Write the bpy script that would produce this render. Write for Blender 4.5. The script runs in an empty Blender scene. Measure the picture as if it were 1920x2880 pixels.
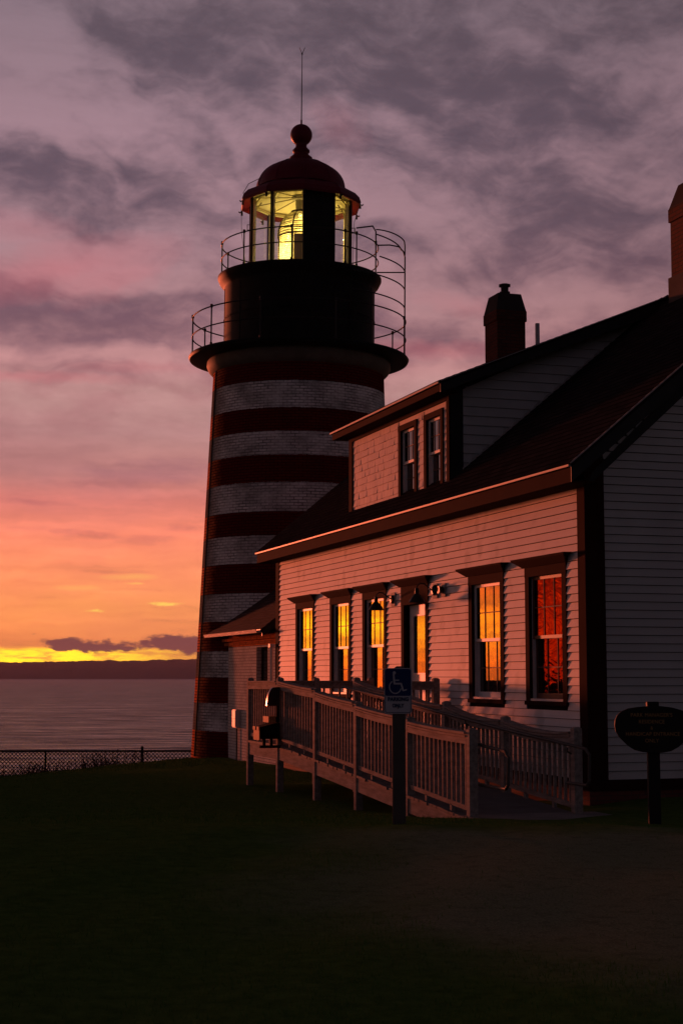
import bpy, math, random
from mathutils import Vector, Matrix
import numpy as np
random.seed(7); np.random.seed(7)
C = bpy.context.scene.collection
scn = bpy.context.scene
sin, cos, pi, rad = math.sin, math.cos, math.pi, math.radians

# ------------------------------------------------------------------ camera
PSI = rad(17.8)                                   # the long house wall runs along +Y, the view is turned 17.8 degrees right of it
F = (sin(PSI), cos(PSI)); R = (cos(PSI), -sin(PSI))
cam_d = bpy.data.cameras.new('camera'); cam = bpy.data.objects.new('camera', cam_d); C.objects.link(cam)
cam_d.sensor_fit = 'VERTICAL'; cam_d.sensor_height = 36.0; cam_d.sensor_width = 24.0
cam_d.lens = 36.0 * 4500 / 2880
cam_d.clip_start = 0.1; cam_d.clip_end = 40000
PITCH = math.atan(460 / 4500)
cam.rotation_euler = (pi / 2 + PITCH, 0, -PSI)
cam.location = (0, 0, 0)
scn.camera = cam
vs = scn.view_settings
vs.view_transform = 'Standard'; vs.look = 'None'; vs.exposure = 0.0; vs.gamma = 1.0

def W(d, l, z=0.0):                               # d metres ahead, l metres to the right -> world
    return Vector((d * F[0] + l * R[0], d * F[1] + l * R[1], z))
def lin(r, g, b, k=1.0):
    f = lambda c: ((c / 255 + 0.055) / 1.055) ** 2.4 if c > 10.3 else c / 255 / 12.92
    return (f(r) * k, f(g) * k, f(b) * k, 1)

# ------------------------------------------------------------------ node helper
class NT:
    def __init__(s, tree): s.t = tree; s.n = tree.nodes; s.l = tree.links
    def new(s, typ, **kw):
        n = s.n.new(typ)
        for k, v in kw.items(): setattr(n, k, v)
        return n
    def put(s, sock, v):
        if hasattr(v, 'is_linked') or hasattr(v, 'links'): s.l.new(v, sock)
        elif v is not None:
            if sock.type == 'VECTOR' and hasattr(v, '__len__'): v = tuple(v)[:3]
            if sock.type == 'RGBA' and hasattr(v, '__len__') and len(v) == 3: v = tuple(v) + (1,)
            sock.default_value = v
    def m(s, op, a, b=None, c=None, clamp=False):
        n = s.new('ShaderNodeMath', operation=op, use_clamp=clamp)
        s.put(n.inputs[0], a)
        if b is not None: s.put(n.inputs[1], b)
        if c is not None: s.put(n.inputs[2], c)
        return n.outputs[0]
    def vm(s, op, a, b=None, out=0):
        n = s.new('ShaderNodeVectorMath', operation=op); s.put(n.inputs[0], a)
        if b is not None: s.put(n.inputs[1], b)
        return n.outputs['Value'] if op in ('DOT_PRODUCT', 'LENGTH') else n.outputs[0]
    def ramp(s, fac, stops, interp='LINEAR'):
        n = s.new('ShaderNodeValToRGB'); cr = n.color_ramp; cr.interpolation = interp
        while len(cr.elements) > 1: cr.elements.remove(cr.elements[-1])
        cr.elements[0].position = stops[0][0]; cr.elements[0].color = stops[0][1]
        for p, c in stops[1:]:
            e = cr.elements.new(p); e.color = c
        s.put(n.inputs[0], fac); return n.outputs[0]
    def noise(s, vec, scale, detail=4, rough=0.55, dist=0.0, out=0):
        n = s.new('ShaderNodeTexNoise'); s.put(n.inputs['Vector'], vec)
        n.inputs['Scale'].default_value = scale; n.inputs['Detail'].default_value = detail
        n.inputs['Roughness'].default_value = rough; n.inputs['Distortion'].default_value = dist
        return n.outputs[out]
    def mapping(s, vec, loc=(0, 0, 0), rot=(0, 0, 0), scale=(1, 1, 1), typ='POINT'):
        n = s.new('ShaderNodeMapping', vector_type=typ); s.put(n.inputs['Vector'], vec)
        n.inputs['Location'].default_value = loc; n.inputs['Rotation'].default_value = rot; n.inputs['Scale'].default_value = scale
        return n.outputs[0]
    def mix(s, fac, a, b, blend='MIX'):
        n = s.new('ShaderNodeMix', data_type='RGBA', blend_type=blend); n.clamp_factor = True
        s.put(n.inputs[0], fac); s.put(n.inputs[6], a); s.put(n.inputs[7], b); return n.outputs[2]
    def mr(s, v, a, b, c=0.0, d=1.0, typ='LINEAR'):
        n = s.new('ShaderNodeMapRange', interpolation_type=typ); n.clamp = True
        s.put(n.inputs[0], v); n.inputs[1].default_value = a; n.inputs[2].default_value = b
        n.inputs[3].default_value = c; n.inputs[4].default_value = d; return n.outputs[0]
    def bump(s, h, strength=0.5, dist=0.01, normal=None):
        n = s.new('ShaderNodeBump'); n.inputs['Strength'].default_value = strength; n.inputs['Distance'].default_value = dist
        s.put(n.inputs['Height'], h)
        if normal is not None: s.put(n.inputs['Normal'], normal)
        return n.outputs[0]

# ------------------------------------------------------------------ sky
GLOW_AZ = rad(-18.0)                              # the brightest part of the dawn, out of frame to the left
world = bpy.data.worlds.new('World'); scn.world = world; world.use_nodes = True
world.cycles.sampling_method = 'MANUAL'; world.cycles.sample_map_resolution = 1024
def build_sky():
    N = NT(world.node_tree); N.n.clear()
    out = N.new('ShaderNodeOutputWorld'); bg = N.new('ShaderNodeBackground')
    N.l.new(bg.outputs[0], out.inputs[0])
    d = N.new('ShaderNodeTexCoord').outputs['Generated']
    sep = N.new('ShaderNodeSeparateXYZ'); N.put(sep.inputs[0], d)
    el = N.m('MULTIPLY', N.m('ARCSINE', sep.outputs[2]), 57.2958)
    ad = N.vm('DOT_PRODUCT', d, (F[0], F[1], 0)); al = N.vm('DOT_PRODUCT', d, (R[0], R[1], 0))
    az = N.m('MULTIPLY', N.m('ARCTAN2', al, ad), 57.2958)
    comb = N.new('ShaderNodeCombineXYZ'); N.put(comb.inputs[0], az); N.put(comb.inputs[1], el)
    V = comb.outputs[0]
    # angular positions of features: x, y measured from the middle of the view (degrees)
    def ae(u, y):
        px, py = u * 1.2245, y * 1.2245
        return (math.degrees(math.atan((px - 960) / 4524)), math.degrees(math.atan((1900 - py) / 4524 * cos(math.atan((px - 960) / 4524)))))
    wn = N.noise(V, 0.22, 3, 0.55, out=1)
    warp = N.vm('MULTIPLY', N.vm('SUBTRACT', wn, (0.5, 0.5, 0.5)), (5.0, 3.4, 0))
    VW = N.vm('ADD', V, warp)
    wn2 = N.noise(V, 1.3, 4, 0.6, out=1)
    VW2 = N.vm('ADD', V, N.vm('MULTIPLY', N.vm('SUBTRACT', wn2, (0.5, 0.5, 0.5)), (1.5, 0.55, 0)))
    VWS = N.vm('ADD', V, N.vm('MULTIPLY', N.vm('SUBTRACT', wn2, (0.5, 0.5, 0.5)), (1.6, 0.16, 0)))
    # clouds
    n1 = N.noise(N.mapping(VW, rot=(0, 0, rad(24)), scale=(0.13, 0.34, 1)), 1.0, 8, 0.60)
    n2 = N.noise(N.mapping(V, rot=(0, 0, rad(30)), scale=(0.55, 0.9, 1)), 1.0, 5, 0.6)
    mask = N.m('MULTIPLY_ADD', n2, 0.34, N.m('MULTIPLY', n1, 0.95))
    def blob(vec, u, y, ru, ry, tilt, amp, acc):
        a, e = ae(u, y); k = 1.2245 / 4524 * 57.3
        mp = N.mapping(vec, loc=(a, e, 0), rot=(0, 0, rad(-tilt)), scale=(ru * k, ry * k, 1), typ='TEXTURE')
        g = N.new('ShaderNodeTexGradient', gradient_type='SPHERICAL'); N.put(g.inputs[0], mp)
        s_ = N.m('POWER', g.outputs[1], 0.8)
        return N.m('MULTIPLY_ADD', s_, amp, acc)
    for b in [(230, 210, 330, 110, 22, .16), (80, 400, 260, 110, 15, .17), (440, 400, 160, 60, 20, .12), (720, 70, 620, 110, 6, .16), (1400, 150, 300, 200, 15, .12),
              (1180, 300, 330, 80, 20, .12), (1150, 430, 380, 80, 22, .12), (1130, 590, 330, 70, 12, .14), (170, 700, 420, 90, 2, .22), (1020, 745, 200, 50, 6, .13),
              (250, 850, 300, 14, 3, .10), (1380, 560, 200, 90, 20, .06),
              (60, 70, 230, 170, 30, -.26), (360, 290, 300, 70, 30, -.20), (120, 265, 200, 40, 25, -.14), (170, 560, 300, 60, 8, -.18), (640, 160, 200, 70, 30, -.05),
              (930, 500, 260, 45, 25, -.16), (900, 240, 240, 70, 20, -.10), (970, 650, 220, 45, 12, -.16), (240, 790, 330, 35, 2, -.16), (1000, 850, 300, 60, 4, -.14), (1350, 640, 200, 60, 14, -.10), (1430, 350, 160, 50, 18, -.08)]:
        mask = blob(VW, *b, acc=mask)
    amt = N.mr(mask, 0.47, 0.84, typ='SMOOTHSTEP')
    S = lambda stops, lo=0.0, hi=40.0: [((e - lo) / (hi - lo), lin(*c)) for e, c in stops]
    ef = N.mr(el, 0, 40)
    clear = N.ramp(ef, S([(0.0, (255, 160, 62)), (1.2, (255, 150, 84)), (2.4, (255, 158, 90)), (3.6, (255, 150, 98)), (5.0, (246, 136, 106)), (6.2, (212, 122, 110)),
        (7.2, (186, 124, 118)), (8.6, (176, 130, 128)), (10.2, (182, 138, 135)), (11.0, (186, 134, 134)), (13, (166, 124, 128)), (16, (156, 122, 130)), (19, (150, 120, 130)), (23, (128, 108, 118)), (30, (84, 72, 84)), (40, (52, 46, 56))]))
    cloud = N.ramp(ef, S([(0.0, (190, 100, 80)), (2.4, (232, 126, 94)), (4.5, (212, 114, 100)), (7.0, (152, 102, 106)), (10.2, (152, 100, 104)), (11.5, (122, 88, 98)), (13, (108, 80, 92)), (16, (96, 78, 90)), (19, (90, 76, 88)), (23, (86, 74, 84)), (30, (46, 40, 50)), (40, (26, 24, 30))]))
    ampe = N.ramp(ef, [(0, (.25,) * 3 + (1,)), (.14, (.45,) * 3 + (1,)), (.22, (.62,) * 3 + (1,)), (.29, (1,) * 3 + (1,))])
    col = N.mix(N.m('MULTIPLY', amt, ampe), clear, cloud)
    # rose light on the undersides of the cloud on the left
    rose = 0.0
    for b in [(120, 600, 330, 70, -12, 1.0), (250, 640, 160, 40, -18, .5), (40, 500, 160, 50, 5, .45), (60, 858, 260, 16, 0, .8), (320, 835, 200, 16, 0, .5), (1000, 790, 260, 26, 3, .75), (780, 250, 90, 60, 35, .28), (1090, 690, 160, 30, 12, .4), (0, 1150, 500, 50, 0, .3)]:
        rose = blob(VW2, *b, acc=rose)
    col = N.mix(N.m('MULTIPLY', rose, 0.42, clamp=True), col, lin(190, 98, 106))
    # fine level streaks lower down
    st = N.noise(N.mapping(VW2, scale=(0.16, 1.9, 1)), 1.0, 5, 0.6)
    stf = N.m('MULTIPLY_ADD', N.m('SUBTRACT', st, 0.5), N.mr(el, 12, 4, 0.25, 0.70), 1.0)
    gl = N.new('ShaderNodeVectorMath', operation='SCALE'); N.put(gl.inputs[0], col); N.put(gl.inputs['Scale'], stf); col = gl.outputs[0]
    low = 0.0
    for b in [(190, 1226, 80, 15, 4, 1.0), (330, 1240, 110, 17, -3, .9), (60, 1212, 120, 12, 2, .6), (430, 1212, 90, 13, 0, .8), (330, 1085, 300, 50, -6, .8), (60, 1150, 160, 14, 3, .6), (250, 1312, 130, 9, 0, .6), (120, 1372, 160, 7, 0, .5), (380, 1425, 140, 9, 0, .6), (90, 1440, 120, 6, 0, .4), (330, 1355, 120, 7, 2, .5)]:
        low = blob(VWS, *b, acc=low)
    lown = N.m('ADD', low, N.m('MULTIPLY', N.m('SUBTRACT', N.noise(N.mapping(V, scale=(.8, 3.5, 1)), 1.0, 5, .65), .5), .8))
    col = N.mix(N.m('MULTIPLY', N.mr(lown, .15, .75, typ='SMOOTHSTEP'), .55), col, N.vm('MULTIPLY', col, (.68, .66, .84)))
    # bright wisps
    wis = 0.0
    for b in [(375, 1387, 46, 5, 0, 1.0), (215, 1403, 22, 4, 0, .8), (300, 1325, 90, 9, 0, .25), (300, 1340, 30, 3, 0, .4), (170, 1350, 60, 8, 0, .2)]:
        wis = blob(VWS, *b, acc=wis)
    col = N.mix(N.m('MULTIPLY', wis, 1.3, clamp=True), col, lin(255, 205, 95))
    # turn towards and away from the dawn
    gv = (sin(GLOW_AZ), cos(GLOW_AZ), 0)
    hl = N.m('SQRT', N.m('SUBTRACT', 1.0, N.m('MULTIPLY', sep.outputs[2], sep.outputs[2])))
    ca = N.m('DIVIDE', N.vm('DOT_PRODUCT', d, gv), N.m('MAXIMUM', hl, 0.02))
    side = N.mr(ca, 0.3, 0.93, 0.62, 1.22, 'SMOOTHSTEP')
    sc = N.new('ShaderNodeVectorMath', operation='SCALE'); N.put(sc.inputs[0], col); N.put(sc.inputs['Scale'], side); col = sc.outputs[0]
    east = N.ramp(ef, S([(0, (80, 75, 87)), (8, (78, 73, 85)), (25, (64, 60, 70)), (40, (42, 38, 46))]))
    col = N.mix(N.mr(ca, 0.58, 0.05, 0, 1, 'SMOOTHSTEP'), col, east)
    # glow just above the horizon (angle from the brightest point, degrees)
    da = N.m('MULTIPLY', N.m('ARCCOSINE', N.m('MINIMUM', ca, 1.0)), 57.2958)
    def gauss(x, s_): return N.m('EXPONENT', N.m('MULTIPLY', N.m('POWER', N.m('DIVIDE', x, s_), 2.0), -0.5))
    brk = N.mr(N.noise(N.mapping(VW2, scale=(0.30, 2.0, 1)), 1.0, 4, 0.65), 0.34, 0.62, 0.35, 1.25)
    g2 = N.m('MULTIPLY', gauss(da, 24.0), gauss(N.m('SUBTRACT', el, 1.0), 4.0))
    g3 = N.m('MULTIPLY', N.m('MULTIPLY', N.m('MULTIPLY', N.mr(az, -4.6, -9.8, 0.05, 1, 'SMOOTHSTEP'), N.mr(az, -22, -15)), N.mr(N.noise(N.mapping(V, scale=(.9, 7, 1)), 1.0, 4, .6), .36, .54, .25, 1)), N.mr(el, 1.05, 0.84, 0, 1, 'SMOOTHSTEP'))
    def addc(col, f, c, k):
        s_ = N.new('ShaderNodeVectorMath', operation='SCALE'); s_.inputs[0].default_value = c; N.put(s_.inputs['Scale'], N.m('MULTIPLY', f, k)); return N.vm('ADD', col, s_.outputs[0])
    # low cloud bars lying on the far shore
    bar = 0.0
    for b in [(195, 1482, 118, 19, 1, 1.5), (150, 1484, 60, 15, 0, 1.0), (290, 1481, 60, 13, -4, .5), (385, 1476, 88, 24, 0, 1.6), (300, 1493, 60, 10, 0, .5), (430, 1492, 60, 22, 0, 1.0), (560, 1486, 160, 24, 0, 1.2)]:
        bar = blob(VW2, *b, acc=bar)
    bar = N.m('ADD', bar, N.m('MULTIPLY', N.m('SUBTRACT', N.noise(N.mapping(V, scale=(1.6, 5.0, 1)), 1.0, 5, .65), .5), 2.2))
    barf = N.m('MULTIPLY', N.mr(bar, 0.20, 0.90, typ='SMOOTHSTEP'), N.mr(el, 1.9, 1.5))
    col = N.mix(N.m('MULTIPLY', g3, 0.98), col, (3.0, 1.85, 0.03, 1))
    col = N.mix(barf, col, lin(120, 70, 74))
    nb = N.m('SUBTRACT', 1.0, barf)
    gr = N.m('MULTIPLY', N.m('MULTIPLY', gauss(da, 8.0), gauss(N.m('SUBTRACT', el, 1.2), 1.5)), brk)
    gy = N.m('MULTIPLY', N.m('MULTIPLY', gauss(N.m('ADD', da, 0.6), 4.4), gauss(N.m('SUBTRACT', el, 1.6), 0.62)), brk)
    col = N.mix(N.m('MULTIPLY', gauss(da, 11), N.mr(el, 7, 2)), col, N.vm('MULTIPLY', col, (1.0, 0.60, 0.15)))
    col = addc(col, N.m('MULTIPLY', gr, nb), (1.0, 0.085, 0.002), 7.5)
    col = addc(col, N.m('MULTIPLY', gy, nb), (0.5, 0.42, 0.0), 6.0)
    col = addc(col, g2, (1.0, 0.34, 0.12), GLOW2)
    N.put(bg.inputs[0], col); bg.inputs[1].default_value = 1.0
GLOW2 = 0.08
build_sky()
SUN_AZ, SUN_EL = rad(-12.6), rad(0.9)
sl = bpy.data.lights.new('sun', 'SUN'); sun = bpy.data.objects.new('sun', sl); C.objects.link(sun)
sl.energy = 4.9; sl.angle = rad(3.2); sl.color = (1.0, 0.17, 0.075)
sun.rotation_euler = Vector((sin(SUN_AZ) * cos(SUN_EL), cos(SUN_AZ) * cos(SUN_EL), sin(SUN_EL))).to_track_quat('Z', 'Y').to_euler()

# ------------------------------------------------------------------ mesh helper
class MB:
    def __init__(s): s.v = []; s.f = []; s.uv = {}
    def add(s, vs_, fs, uvs=None):
        o = len(s.v); s.v += [tuple(v) for v in vs_]
        for i, f in enumerate(fs):
            if uvs: s.uv[len(s.f)] = uvs[i]
            s.f.append(tuple(o + k for k in f))
        return s
    def box(s, x0, x1, y0, y1, z0, z1):
        v = [(x0, y0, z0), (x1, y0, z0), (x1, y1, z0), (x0, y1, z0), (x0, y0, z1), (x1, y0, z1), (x1, y1, z1), (x0, y1, z1)]
        return s.add(v, [(0, 3, 2, 1), (4, 5, 6, 7), (0, 1, 5, 4), (1, 2, 6, 5), (2, 3, 7, 6), (3, 0, 4, 7)])
    def prism(s, poly, ax, a, b):                  # poly in the two other axes, extruded along ax from a to b
        def P(p, t):
            q = [0, 0, 0]; o = [i for i in range(3) if i != ax]; q[o[0]], q[o[1]] = p; q[ax] = t; return tuple(q)
        n = len(poly); v = [P(p, a) for p in poly] + [P(p, b) for p in poly]
        fs = [tuple(range(n))[::-1], tuple(range(n, 2 * n))] + [(i, (i + 1) % n, n + (i + 1) % n, n + i) for i in range(n)]
        return s.add(v, fs)
    def slab(s, p, q, w, h, up=(0, 0, 1)):         # a board from p to q (centre line), w wide, h tall
        p, q = Vector(p), Vector(q); d = (q - p).normalized(); r = d.cross(Vector(up)).normalized(); u = r.cross(d)
        v = []
        for c in (p, q):
            for a, b in ((-1, -1), (1, -1), (1, 1), (-1, 1)): v.append(c + r * a * w / 2 + u * b * h / 2)
        return s.add(v, [(0, 1, 2, 3)[::-1], (4, 5, 6, 7), (0, 1, 5, 4), (1, 2, 6, 5), (2, 3, 7, 6), (3, 0, 4, 7)])
    def tube(s, pts, r, n=8, closed=False, r2=None):
        pts = [Vector(p) for p in pts]; m = len(pts); o = len(s.v); prev = None
        for i, p in enumerate(pts):
            if closed: t = pts[(i + 1) % m] - pts[i - 1]
            else: t = pts[min(i + 1, m - 1)] - pts[max(i - 1, 0)]
            t.normalize()
            a = Vector((0, 0, 1)) if abs(t.z) < 0.9 else Vector((1, 0, 0))
            if prev is not None: a = prev
            x = (a - t * a.dot(t)).normalized(); y = t.cross(x); prev = x
            rr = r if r2 is None else r + (r2 - r) * i / (m - 1)
            s.v += [tuple(p + x * rr * cos(2 * pi * k / n) + y * rr * sin(2 * pi * k / n)) for k in range(n)]
        for i in range(m if closed else m - 1):
            j = (i + 1) % m
            for k in range(n): s.f.append((o + i * n + k, o + i * n + (k + 1) % n, o + j * n + (k + 1) % n, o + j * n + k))
        if not closed:
            s.f.append(tuple(o + k for k in range(n))[::-1]); s.f.append(tuple(o + (m - 1) * n + k for k in range(n)))
        return s
    def lathe(s, prof, n=64, c=(0, 0), rot=0.0, uvr=None, vsub=None):  # prof: (radius, z)
        o = len(s.v)
        for r, z in prof: s.v += [(c[0] + r * cos(2 * pi * k / n + rot), c[1] + r * sin(2 * pi * k / n + rot), z) for k in range(n)]
        for i in range(len(prof) - 1):
            for k in range(n):
                k2 = (k + 1) % n
                if uvr:
                    u0, u1 = uvr * 2 * pi * k / n, uvr * 2 * pi * (k + 1) / n
                    s.uv[len(s.f)] = [(u0, prof[i][1]), (u1, prof[i][1]), (u1, prof[i + 1][1]), (u0, prof[i + 1][1])]
                s.f.append((o + i * n + k, o + i * n + k2, o + (i + 1) * n + k2, o + (i + 1) * n + k))
        return s
    def build(s, name, mat, parent=None, smooth=False, bevel=0.0, angle=30):
        me = bpy.data.meshes.new(name); me.from_pydata(s.v, [], s.f)
        if s.uv:
            ul = me.uv_layers.new(name='UVMap')
            for p in me.polygons:
                if p.index in s.uv:
                    for li, uv in zip(p.loop_indices, s.uv[p.index]): ul.data[li].uv = uv
        me.materials.append(mat)
        if smooth:
            for p in me.polygons: p.use_smooth = True
            me.set_sharp_from_angle(angle=rad(angle))
        o = bpy.data.objects.new(name, me); C.objects.link(o)
        if parent is not None: o.parent = parent
        if bevel:
            b = o.modifiers.new('bevel', 'BEVEL'); b.width = bevel; b.segments = 2; b.limit_method = 'ANGLE'; b.angle_limit = rad(40)
        return o
def tag(o, label=None, cat=None, group=None, kind=None):
    for k, v in (('label', label), ('category', cat), ('group', group), ('kind', kind)):
        if v: o[k] = v
    return o
def thing(name, loc, label, cat, group=None, rot=(0, 0, 0)):
    o = bpy.data.objects.new(name, None); C.objects.link(o); o.location = loc; o.rotation_euler = rot; o.empty_display_size = 0.2
    return tag(o, label, cat, group)
def at_world(o, parent):                           # parent keeps identity when the thing's empty is not at the origin
    o.parent = parent; o.matrix_parent_inverse = (Matrix.Translation(parent.location) @ parent.rotation_euler.to_matrix().to_4x4()).inverted(); return o

# ------------------------------------------------------------------ materials
MATS = {}
def mat(name, col=(.5, .5, .5), rough=.6, metal=0.0, spec=.15, ior=1.5, grime=0.0, gscale=3.0, gcol=None, bump=0.0, bscale=40, fn=None):
    if name in MATS: return MATS[name]
    m = bpy.data.materials.new(name); m.use_nodes = True; N = NT(m.node_tree); b = N.n['Principled BSDF']
    b.inputs['Roughness'].default_value = rough; b.inputs['Metallic'].default_value = metal
    b.inputs['Specular IOR Level'].default_value = spec; b.inputs['IOR'].default_value = ior
    co = N.new('ShaderNodeTexCoord').outputs['Object']
    c = tuple(col) + (1,)
    if fn: fn(N, b, co)
    else:
        if grime:
            n = N.noise(co, gscale, 6, 0.62)
            c2 = gcol or tuple(x * 0.45 for x in col)
            N.put(b.inputs['Base Color'], N.mix(N.mr(n, 0.42, 0.72, 0, grime), c, tuple(c2) + (1,)))
        else: b.inputs['Base Color'].default_value = c
        if bump: N.put(b.inputs['Normal'], N.bump(N.noise(co, bscale, 4), bump, 0.004))
    b.inputs['Specular IOR Level'].default_value = spec; MATS[name] = m; return m

BROWN = mat('brown_trim', (.028, .009, .006), .9, spec=.04, grime=.5, gscale=2.5, bump=.15)
SASH = mat('white_sash', (.62, .62, .62), .45, grime=.3)
def siding_fn(k, stain=1.0):
    def fn(N, b, co):
        big = N.noise(N.mapping(co, scale=(1, 1, .5)), 1.1, 3, .5)
        n = N.new('ShaderNodeTexVoronoi', feature='SMOOTH_F1'); n.inputs['Scale'].default_value = 3.0; n.inputs['Smoothness'].default_value = .6
        wv = N.vm('ADD', N.mapping(co, scale=(1, 1, .75)), N.vm('MULTIPLY', N.noise(co, 3, 2, out=1), (.12, .12, .12))); N.put(n.inputs['Vector'], wv)
        spot = N.mr(n.outputs[0], .22, .46, 1, 0, 'SMOOTHSTEP')
        pick = N.mr(N.noise(N.mapping(co, loc=(3, 1, 7)), 1.3, 2), .42, .54, 0, 1, 'SMOOTHSTEP')
        st = N.m('MULTIPLY', N.m('MULTIPLY', spot, pick), .45 * stain)
        base = N.mix(N.mr(big, .3, .7), (.70 * k, .68 * k, .66 * k, 1), (.60 * k, .57 * k, .56 * k, 1))
        base = N.mix(st, base, (.33 * k, .33 * k, .31 * k, 1))
        dirt = N.mr(N.noise(N.mapping(co, scale=(1, .35, 9)), 3.0, 5, .65), .55, .8, 0, .25)
        N.put(b.inputs['Base Color'], N.mix(dirt, base, (.36 * k, .34 * k, .31 * k, 1)))
        N.put(b.inputs['Normal'], N.bump(N.noise(N.mapping(co, scale=(1, .12, 6)), 14, 4), .18, .004))
    return fn
SIDING = mat('white_clapboard', rough=.55, fn=siding_fn(1.0))
SIDING_G = mat('white_gable_clapboard_shaded', rough=.6, fn=siding_fn(.70, .3))  # same white paint, shade of the turned-away walls put into its colour
def shingle_wall_fn(N, b, co):
    br = N.new('ShaderNodeTexBrick', offset=.5); N.put(br.inputs['Vector'], N.new('ShaderNodeUVMap').outputs[0])
    br.inputs['Color1'].default_value = (.66, .62, .6, 1); br.inputs['Color2'].default_value = (.47, .44, .42, 1); br.inputs['Mortar'].default_value = (.06, .05, .05, 1)
    br.inputs['Scale'].default_value = 1; br.inputs['Brick Width'].default_value = .13; br.inputs['Row Height'].default_value = 10; br.inputs['Mortar Size'].default_value = .004
    N.put(b.inputs['Base Color'], br.outputs[0])
SHW = mat('white_shingle', rough=.65, fn=lambda N, b, co: N.put(b.inputs['Base Color'], N.mix(N.noise(N.mapping(co, scale=(1, 9, .6)), 2.2, 3, .6), (.72, .68, .66, 1), (.42, .38, .36, 1))))
def roof_fn(c1, c2):
    def fn(N, b, co):
        uv = N.new('ShaderNodeUVMap').outputs[0]
        br = N.new('ShaderNodeTexBrick', offset=.5); N.put(br.inputs['Vector'], uv)
        br.inputs['Color1'].default_value = c1; br.inputs['Color2'].default_value = c2; br.inputs['Mortar'].default_value = tuple(x * .35 for x in c1[:3]) + (1,)
        br.inputs['Scale'].default_value = 1; br.inputs['Brick Width'].default_value = .30; br.inputs['Row Height'].default_value = .14; br.inputs['Mortar Size'].default_value = .007; br.inputs['Mortar Smooth'].default_value = .3
        g = N.noise(co, 1.2, 5, .6)
        N.put(b.inputs['Base Color'], N.mix(N.mr(g, .35, .7, 0, .5), br.outputs[0], tuple(x * .5 for x in c1[:3]) + (1,)))
        sepv = N.new('ShaderNodeSeparateXYZ'); N.put(sepv.inputs[0], uv)
        saw = N.m('FRACT', N.m('DIVIDE', sepv.outputs[1], .14))
        h = N.m('ADD', N.m('MULTIPLY', saw, -1.0), N.m('MULTIPLY', br.outputs[1], -.6))
        N.put(b.inputs['Normal'], N.bump(N.m('ADD', h, N.m('MULTIPLY', N.noise(co, 90, 2), .25)), .8, .012))
    return fn
ROOF = mat('dark_asphalt_shingle', rough=1.0, spec=.0, fn=roof_fn((.034, .030, .031, 1), (.019, .017, .018, 1)))
ROOF2 = mat('annex_roof_shingle', rough=.9, spec=.05, fn=roof_fn((.07, .045, .045, 1), (.035, .022, .022, 1)))
BLACKT = mat('black_paint', (.012, .013, .013), .5, grime=.4, gcol=(.03, .03, .03))
def brick_fn(c1, c2, mort, stain=.5, bumpk=1.0, w=.2, h=.0687, msize=.006):
    def fn(N, b, co):
        uv = N.new('ShaderNodeUVMap').outputs[0]
        uvw = N.vm('ADD', uv, N.vm('MULTIPLY', N.vm('SUBTRACT', N.noise(uv, 5, 3, out=1), (.5, .5, .5)), (.02, .012, 0)))
        br = N.new('ShaderNodeTexBrick', offset=.5); N.put(br.inputs['Vector'], uvw)
        br.inputs['Color1'].default_value = c1; br.inputs['Color2'].default_value = c2; br.inputs['Mortar'].default_value = mort
        for k, v in (('Scale', 1), ('Brick Width', w), ('Row Height', h), ('Mortar Size', msize), ('Mortar Smooth', .4), ('Bias', -.3)): br.inputs[k].default_value = v
        n = N.noise(uv, 1.6, 6, .66)
        N.put(b.inputs['Base Color'], N.mix(N.mr(n, .48, .75, 0, stain), br.outputs[0], tuple(x * .3 for x in c1[:3]) + (1,)))
        N.put(b.inputs['Normal'], N.bump(N.m('ADD', N.m('MULTIPLY', br.outputs[1], -1.0), N.m('MULTIPLY', N.noise(uv, 20, 4), .5)), .8 * bumpk, .01))
    return fn
def DEL(z):                                        # fine adjustment of the tower's levels
    q = [(0, 0), (2.0, .02), (4.2, .08), (7.6, .17), (8.6, .13), (10.8, .12), (12.95, .12), (14.05, .04), (14.7, -.03), (20, -.03)]
    for (a, b), (c, d) in zip(q, q[1:]):
        if z <= c: return b + (d - b) * max(0, z - a) / (c - a)
    return q[-1][1]
STRIPE_Z = [z - DEL(z) for z in [-2.4, -1.416, -.728, -.075, .58, 1.36, 2.038, 2.804, 3.535, 4.192, 4.937, 5.646, 6.291, 6.937, 7.653]]
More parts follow.
